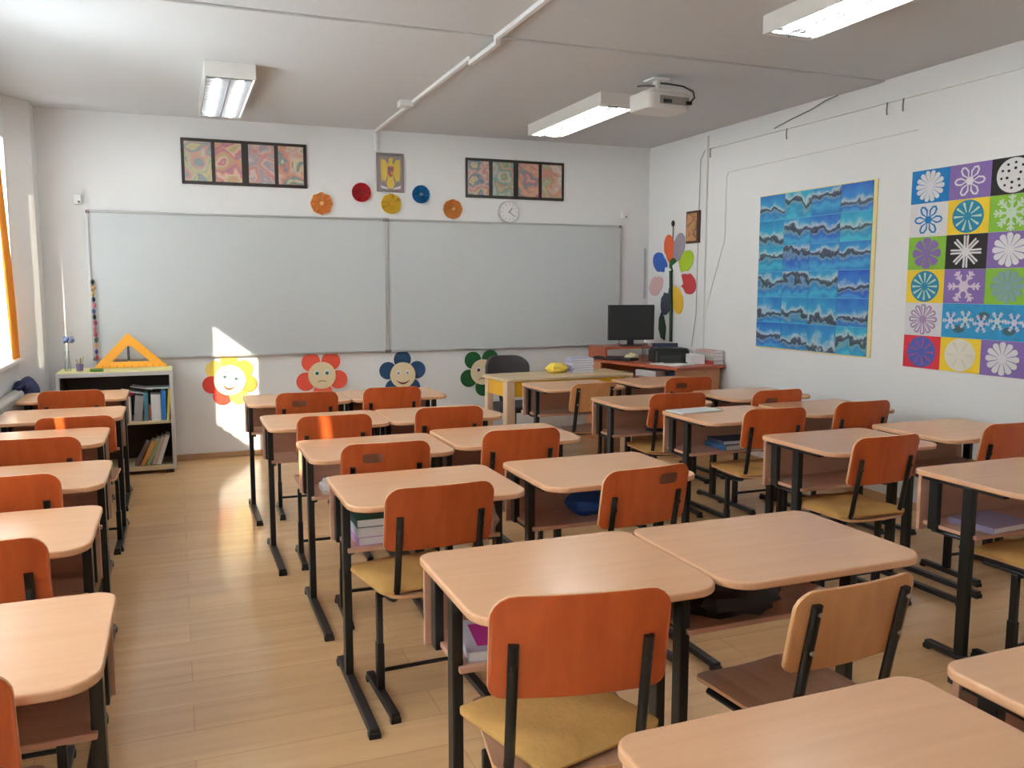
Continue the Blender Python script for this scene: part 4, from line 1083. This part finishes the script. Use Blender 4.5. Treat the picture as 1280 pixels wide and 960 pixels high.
# cushions that lie on the seats
def cushion(key, w, d, h, dx, dy, rz, lb, droop=0.0):
    o = CHP[key]; th = o.rotation_euler.z
    p = o.matrix_basis @ Vector((dx, dy, 0.425))
    t = thing('seat_cushion', lb, 'cushion', (p.x, p.y, p.z), th + R(rz), 'gold seat cushions')
    def f(u, v, k):
        e = max(abs(u) / (w / 2), abs(v) / (d / 2))
        puff = math.sqrt(max(0.0, 1 - e ** 4))
        wob = 0.004 * math.sin(u * 31 + v * 17) + 0.003 * math.sin(v * 43)
        dr = -droop * max(0, (-v / (d / 2) - 0.55)) ** 1.5 - droop * 0.8 * max(0, (-u / (w / 2) - 0.75))
        return (u, v, (h * (0.25 + 0.75 * puff) + wob * puff if k else 0.0) + dr + (0.006 if droop else 0))
    MB().plate(w, d, 0.03, 0.03, f, 22, 14).build('cover', M['cushion'], t, smooth=True)
cushion('B5L', 0.350, 0.340, 0.020, 0.005, 0.035, 26, 'gold cloth cushion hanging over the seat of the large nearest chair', droop=0.012)
cushion('B4L', 0.36, 0.34, 0.030, -0.035, 0.045, 8, 'gold cloth cushion on the chair at the stacked-notebook desk')
cushion('C4L', 0.37, 0.36, 0.032, 0.0, 0.03, -3, 'gold cloth cushion on the fourth-row inner poster-block chair')
cushion('C5L', 0.37, 0.36, 0.030, 0.0, 0.02, 2, 'gold cloth cushion under the lilac-notebook desk')
cushion('C3L', 0.36, 0.36, 0.020, 0.0, 0.02, 0, 'thin gold cushion on the chair by the sheet of paper')
cushion('C2L', 0.36, 0.36, 0.020, 0.0, 0.02, 0, 'thin gold cushion on the inner second-row poster-block chair')

# ------------------------------------------------------------------ things in and on the pupil desks
SHZ = 0.511
def in_desk(k, dx, dy): return (D[k].x + dx, D[k].y + dy, SHZ)
flatbook(in_desk('B5L', -0.165, 0.085), 0.17, 0.21, 0.026, (0.60, 0.62, 0.72), 'white and pink notebook on the shelf of the big aisle-side desk', R(-8), 'notebooks in the desks')
t_ = bpy.data.objects['notebook']
MB().prism(rr(0.11, 0.14, 0.004), lambda u, v, k: (u, v, 0.0262 + 0.001 * k)).build('cover_picture', c('magenta_print', (0.45, 0.02, 0.22)), t_)
for k, (h, cc, lb, zz) in enumerate(((0.030, (0.55, 0.30, 0.58), 'lilac book, lowest of the stack in the fourth aisle-side desk', 0), (0.036, (0.60, 0.62, 0.70), 'pale grey book in the middle of the stack in the fourth aisle-side desk', 0.030), (0.030, (0.008, 0.06, 0.045), 'dark green book, topmost of the stack in the fourth aisle-side desk', 0.066))):
    p = in_desk('B4L', -0.135, 0.095)
    flatbook((p[0], p[1], SHZ + zz), 0.24, 0.20, h, cc, lb, R(2 - k), 'notebooks in the desks')
def crumple(name, loc, r, sc, mat, lb, cat, seed=0, group=None):
    t = thing(name, lb, cat, loc, 0, group)
    b = MB(); b.sphere((0, 0, 0), 1, (1, 1, 1), 20)
    g_ = random.Random(seed)
    ph = [g_.uniform(0, 6.28) for _ in range(6)]
    for v in b.b.verts:
        n = v.co.normalized()
        k = 1 + 0.14 * math.sin(5 * n.x + ph[0]) * math.sin(6 * n.y + ph[1]) + 0.10 * math.sin(11 * n.z + ph[2] + 4 * n.x) + 0.06 * math.sin(17 * n.y + ph[3])
        q_ = n * k
        v.co = Vector((q_.x * r * sc[0], q_.y * r * sc[1], max(q_.z, -0.8) * r * sc[2] + 0.8 * r * sc[2]))
    b.build('body', mat, t, smooth=True)
    return t
crumple('blue_bundle', in_desk('B4R', 0.015, 0.09), 0.080, (1.25, 1.0, 0.74), c('bundle_blue', (0.01, 0.07, 0.26)), 'bright blue cloth bundle in the shelf of the fourth inner desk', 'bundle', 2)
crumple('plastic_bag', (D['B4L'].x + 0.212, D['B4L'].y - 0.015, SHZ), 0.080, (0.72, 1.1, 1.0), c('bag_pink', (0.48, 0.32, 0.30)), 'crumpled pinkish bag at the inner end of the fourth aisle-side desk', 'bag', 5)
crumple('crumpled_paper', in_desk('B3L', -0.195, 0.02), 0.045, (1.3, 1.0, 0.9), M['paper'], 'crumpled white paper in the third aisle-side desk', 'paper', 8)
crumple('dark_bag', in_desk('B5R', -0.10, 0.06), 0.10, (1.6, 0.95, 0.62), c('bag_black', (0.02, 0.018, 0.02)), 'dark crumpled bag in the shelf of the big inner desk', 'bag', 11)
crumple('dark_pouch', in_desk('C2L', 0.085, 0.03), 0.06, (1.9, 1.1, 0.62), c('pouch_navy', (0.012, 0.02, 0.06)), 'dark navy pouch in the inner second-row poster-block desk', 'pouch', 13)
flatbook(in_desk('C3L', 0.06, 0.07), 0.25, 0.20, 0.03, (0.03, 0.09, 0.20), 'blue book, lower of two in the desk with the sheet of paper', R(3), 'notebooks in the desks')
p = in_desk('C3L', 0.06, 0.07); flatbook((p[0], p[1], SHZ + 0.03), 0.23, 0.18, 0.022, (0.06, 0.08, 0.14), 'slate blue book, upper of two in the desk with the sheet of paper', R(-4), 'notebooks in the desks')
flatbook(in_desk('C5L', -0.10, 0.07), 0.24, 0.20, 0.024, (0.36, 0.32, 0.50), 'lilac notebook in the desk at the edge of the view', R(4), 'notebooks in the desks')
flatbook((D['C3L'].x - 0.14, D['C3L'].y + 0.17, DH), 0.30, 0.16, 0.006, (0.66, 0.69, 0.70), 'white sheet of paper lying on a poster-block desk', R(6), nm='paper_sheet', cat='paper')

# ------------------------------------------------------------------ teacher desk and office chair
TX0, TX1, TY0, TY1, TH = 2.360, 3.560, 6.240, 6.720, 0.725
td = thing('teacher_desk', 'yellow teacher desk with light wooden legs below the whiteboard', 'desk', ((TX0 + TX1) / 2, (TY0 + TY1) / 2, 0), R(4))
TW, TDp = TX1 - TX0, TY1 - TY0
MB().prism(rr(TW, TDp, 0.03), lambda u, v, k: (u, v, TH - 0.024 + 0.024 * k)).build('desktop', wood('pale_beech_top', (0.62, 0.45, 0.25), (0.70, 0.52, 0.31), (1, 12, 12), 0.3), td, bevel=0.005)
for sx, sy, sz in ((-1, -1, 0.075), (-1, 1, 0.055), (1, -1, 0.075), (1, 1, 0.055)):
    MB().box((sx * (TW / 2 - 0.05), sy * (TDp / 2 - 0.045), (TH - 0.024) / 2), (sz, sz, TH - 0.024)).build('leg', M['leg_beech'], td, bevel=0.006)
for s in (-1, 1): MB().box((s * (TW / 2 - 0.035), 0, 0.640), (0.018, TDp - 0.17, 0.122)).build('side_apron', M['desk_yellow'], td, bevel=0.002)
MB().box((0, -TDp / 2 + 0.03, 0.640), (TW - 0.19, 0.018, 0.122)).build('front_apron', M['desk_yellow'], td, bevel=0.002)
MB().box((0, TDp / 2 - 0.03, 0.640), (TW - 0.19, 0.018, 0.122)).build('back_apron', M['desk_yellow'], td, bevel=0.002)
MB().box((0.1, 0, 0.42), (TW - 0.35, 0.10, 0.022)).build('stretcher', M['leg_beech'], td, bevel=0.002)
for s in (-1, 1): MB().box((s * (TW / 2 - 0.05), 0, 0.42), (0.03, TDp - 0.15, 0.022)).build('side_stretcher', M['leg_beech'], td, bevel=0.002)

oc = thing('office_chair', 'dark grey upholstered swivel chair behind the teacher desk', 'chair', (2.76, 7.00, 0), R(4))
def obk(u, v, k): return (u, 0.20 - 0.10 * (u / 0.21) ** 2 + (0.05 * k if True else 0), 0.66 + v)
MB().plate(0.42, 0.34, 0.06, 0.11, obk).build('backrest', M['fabric_dark'], oc, bevel=0.012, smooth=True, segs=3)
MB().prism(rr(0.44, 0.42, 0.08), lambda u, v, k: (u, v - 0.02, 0.36 + 0.06 * k)).build('seat', M['fabric_dark'], oc, bevel=0.02, segs=3)
MB().tube([(0, 0.05, 0.35), (0, 0.24, 0.36), (0, 0.27, 0.45), (0, 0.258, 0.62)], 0.018, 10).build('back_support', M['plastic_black'], oc, smooth=True)
MB().cyl((0, 0, 0.09), (0, 0, 0.36), 0.026, 16).build('gas_column', M['plastic_black'], oc, smooth=True)
for k in range(5):
    a = 2 * PI * k / 5 + 0.3
    arm = MB().tube([(0.02 * math.cos(a), 0.02 * math.sin(a), 0.10), (0.25 * math.cos(a), 0.25 * math.sin(a), 0.07)], 0.018, 10).build('base_arm', M['plastic_black'], oc, smooth=True)
    MB().cyl((0.25 * math.cos(a) - 0.018 * math.sin(a), 0.25 * math.sin(a) + 0.018 * math.cos(a), 0.027), (0.25 * math.cos(a) + 0.018 * math.sin(a), 0.25 * math.sin(a) - 0.018 * math.cos(a), 0.027), 0.027, 14).build('caster', M['plastic_black'], arm, smooth=True)

crumple('yellow_pouch', (2.985, 6.56, TH), 0.062, (1.5, 1.0, 0.75), c('pouch_yellow', (0.78, 0.58, 0.08)), 'yellow pouch on the teacher desk beside the lilac books', 'pouch', 17)
for k in range(6):
    cc = [(0.42, 0.40, 0.60), (0.50, 0.48, 0.66), (0.36, 0.34, 0.55), (0.55, 0.54, 0.68), (0.40, 0.40, 0.56), (0.48, 0.50, 0.68)][k]
    lb = ['lowest lilac book of the stack on the teacher desk', 'second lilac book from the bottom on the teacher desk', 'third lilac book from the bottom on the teacher desk', 'fourth lilac book from the bottom on the teacher desk', 'fifth lilac book from the bottom on the teacher desk', 'topmost lilac book of the stack on the teacher desk'][k]
    flatbook((3.19 + 0.004 * math.sin(k * 3), 6.56, TH + 0.0205 * k), 0.20, 0.16, 0.020, cc, lb, R(6 * math.sin(k * 2.2)), 'lilac books stacked on the teacher desk', 'book', 'book')

# ------------------------------------------------------------------ computer table
pt = thing('computer_table', 'cherry-edged corner computer table with a raised monitor shelf', 'table', (4.05, 6.75, 0))
PO = [(3.66, 6.98), (3.875, 6.10), (4.425, 6.20), (4.425, 7.40), (3.66, 7.40)]
PZ = 0.775
MB().prism([(x - 4.05, y - 6.75) for x, y in PO], lambda u, v, k: (u, v, PZ - 0.026 + 0.026 * k)).build('tabletop', M['cherry'], pt, bevel=0.004)
MB().prism([(x - 4.05, y - 6.75) for x, y in ((3.90, 6.16), (4.40, 6.25), (4.40, 6.27), (3.90, 6.18))], lambda u, v, k: (u, v, (PZ - 0.026) * k)).build('front_panel', M['alder'], pt)
MB().box((0.362, 0.0, (PZ - 0.026) / 2), (0.020, 0.95, PZ - 0.026)).build('wall_panel', M['alder'], pt)
MB().box((-0.375, 0.48, (PZ - 0.026) / 2), (0.02, 0.30, PZ - 0.026)).build('side_panel', M['alder'], pt)
MB().box((-0.005, 0.62, (PZ - 0.026) / 2), (0.70, 0.018, PZ - 0.026)).build('back_panel', M['alder'], pt)
MB().box((0.02, 0.02, 0.645), (0.56, 0.80, 0.018)).build('under_shelf', M['cherry'], pt, bevel=0.002)
ms = MB().box((0.0, 0.45, 0.880), (0.74, 0.36, 0.022)).build('monitor_shelf', M['cherry'], pt, bevel=0.003)
for x in (-0.355, 0.355): MB().box((x, 0.45, 0.822), (0.022, 0.34, 0.094)).build('shelf_side', M['cherry'], ms)
mo = thing('monitor', 'black flat monitor with a dark screen on the raised shelf', 'monitor', (3.99, 7.10, 0.891), R(-8))
MB().prism(rr(0.455, 0.330, 0.008), lambda u, v, k: (u, -0.022 + 0.040 * k, 0.222 + v)).build('bezel', M['plastic_black'], mo, bevel=0.004)
MB().prism(rr(0.425, 0.285, 0.002), lambda u, v, k: (u, -0.024 + 0.002 * k, 0.230 + v)).build('screen', M['screen'], mo)
MB().box((0, 0.01, 0.035), (0.06, 0.03, 0.06)).build('neck', M['plastic_black'], mo, bevel=0.004)
MB().prism(rr(0.22, 0.15, 0.06), lambda u, v, k: (u, v, 0.010 * k)).build('foot_plate', M['plastic_black'], mo, bevel=0.003)
pr = thing('printer', 'black inkjet printer on the computer table', 'printer', (4.10, 6.60, PZ), R(-14))
MB().prism(rr(0.32, 0.22, 0.03), lambda u, v, k: (u, v, 0.115 * k)).build('body', M['plastic_black'], pr, bevel=0.012, segs=3)
MB().prism(rr(0.30, 0.19, 0.02), lambda u, v, k: (u, v + 0.008, 0.115 + 0.014 * k)).build('scanner_lid', M['plastic_black'], pr, bevel=0.005)
MB().box((-0.02, -0.112, 0.045), (0.20, 0.006, 0.05)).build('paper_slot', c('slot_grey', (0.05, 0.05, 0.05)), pr)
MB().box((0, -0.16, 0.012), (0.20, 0.10, 0.006)).build('output_tray', M['plastic_black'], pr)
MB().box((0.0, 0.112, 0.135), (0.24, 0.006, 0.06), (R(-25), 0, 0)).build('input_tray', c('tray_navy', (0.03, 0.035, 0.07)), pr)
kb = thing('keyboard', 'black keyboard reaching over the computer table edge', 'keyboard', (3.775, 7.0, PZ), R(-62))
MB().prism(rr(0.43, 0.14, 0.01), lambda u, v, k: (u, v, 0.004 + 0.016 * k)).build('base', M['plastic_black'], kb, bevel=0.003)
for r_ in range(4):
    for q_ in range(12):
        MB().box((-0.185 + q_ * 0.0335, -0.045 + r_ * 0.030, 0.024), (0.027, 0.024, 0.008)).build('key', M['plastic_black'], kb)
bt = thing('water_bottle', 'clear plastic bottle standing beside the printer', 'bottle', (3.895, 6.66, PZ))
MB().lathe([(0.030, 0), (0.032, 0.01), (0.032, 0.12), (0.022, 0.155), (0.012, 0.168), (0.012, 0.180)], n=20).build('bottle_body', M['clear'], bt, smooth=True)
MB().cyl((0, 0, 0.180), (0, 0, 0.198), 0.015, 16).build('cap', M['white'], bt, smooth=True)
crumple('crumpled_wrapper', (3.89, 6.90, PZ), 0.042, (1.5, 1.0, 0.9), c('wrapper_cream', (0.70, 0.66, 0.42)), 'crumpled pale yellow wrapper behind the bottle', 'wrapper', 23)
flatbook((3.985, 6.36, PZ), 0.24, 0.30, 0.012, (0.70, 0.72, 0.76), 'loose white papers on the front of the computer table', R(20), nm='paper_pile', cat='papers', cover=False)
flatbook((4.245, 6.42, PZ), 0.13, 0.20, 0.085, (0.72, 0.73, 0.75), 'tall white paper stack between the printer and the wall books', R(-12), nm='paper_stack', cat='papers', cover=False)
for k in range(4):
    cc = [(0.42, 0.04, 0.03), (0.36, 0.36, 0.30), (0.45, 0.44, 0.42), (0.50, 0.30, 0.28)][k]
    hh = [0.032, 0.036, 0.030, 0.022][k]; z_ = [0, 0.032, 0.068, 0.098][k]
    lb = ['red book, lowest of the pile against the side wall', 'grey-green book, second in the pile against the side wall', 'light grey book, third in the pile against the side wall', 'pinkish book, topmost of the pile against the side wall'][k]
    flatbook((4.372, 6.36 + 0.01 * (k % 2), PZ + z_), 0.105, 0.26, hh, cc, lb, R(1.5 * (k % 2)), 'pile of books on the computer table', 'book', 'book')
flatbook((4.26, 6.86, PZ), 0.26, 0.20, 0.085, (0.60, 0.60, 0.58), 'thick white ream behind the printer', R(-6), nm='paper_ream', cat='papers')
flatbook((4.27, 6.85, PZ + 0.085), 0.28, 0.22, 0.016, (0.03, 0.035, 0.07), 'navy folder lying on the ream behind the printer', R(-6), nm='folder', cat='folder')
flatbook((3.93, 6.60, 0.654), 0.16, 0.26, 0.060, (0.68, 0.70, 0.74), 'white paper stack on the lower shelf of the computer table', R(14), nm='paper_stack', cat='papers', cover=False)
flatbook((4.09, 6.45, 0.654), 0.17, 0.24, 0.050, (0.03, 0.05, 0.12), 'navy box file on the lower shelf of the computer table', R(10), nm='box_file', cat='folder')
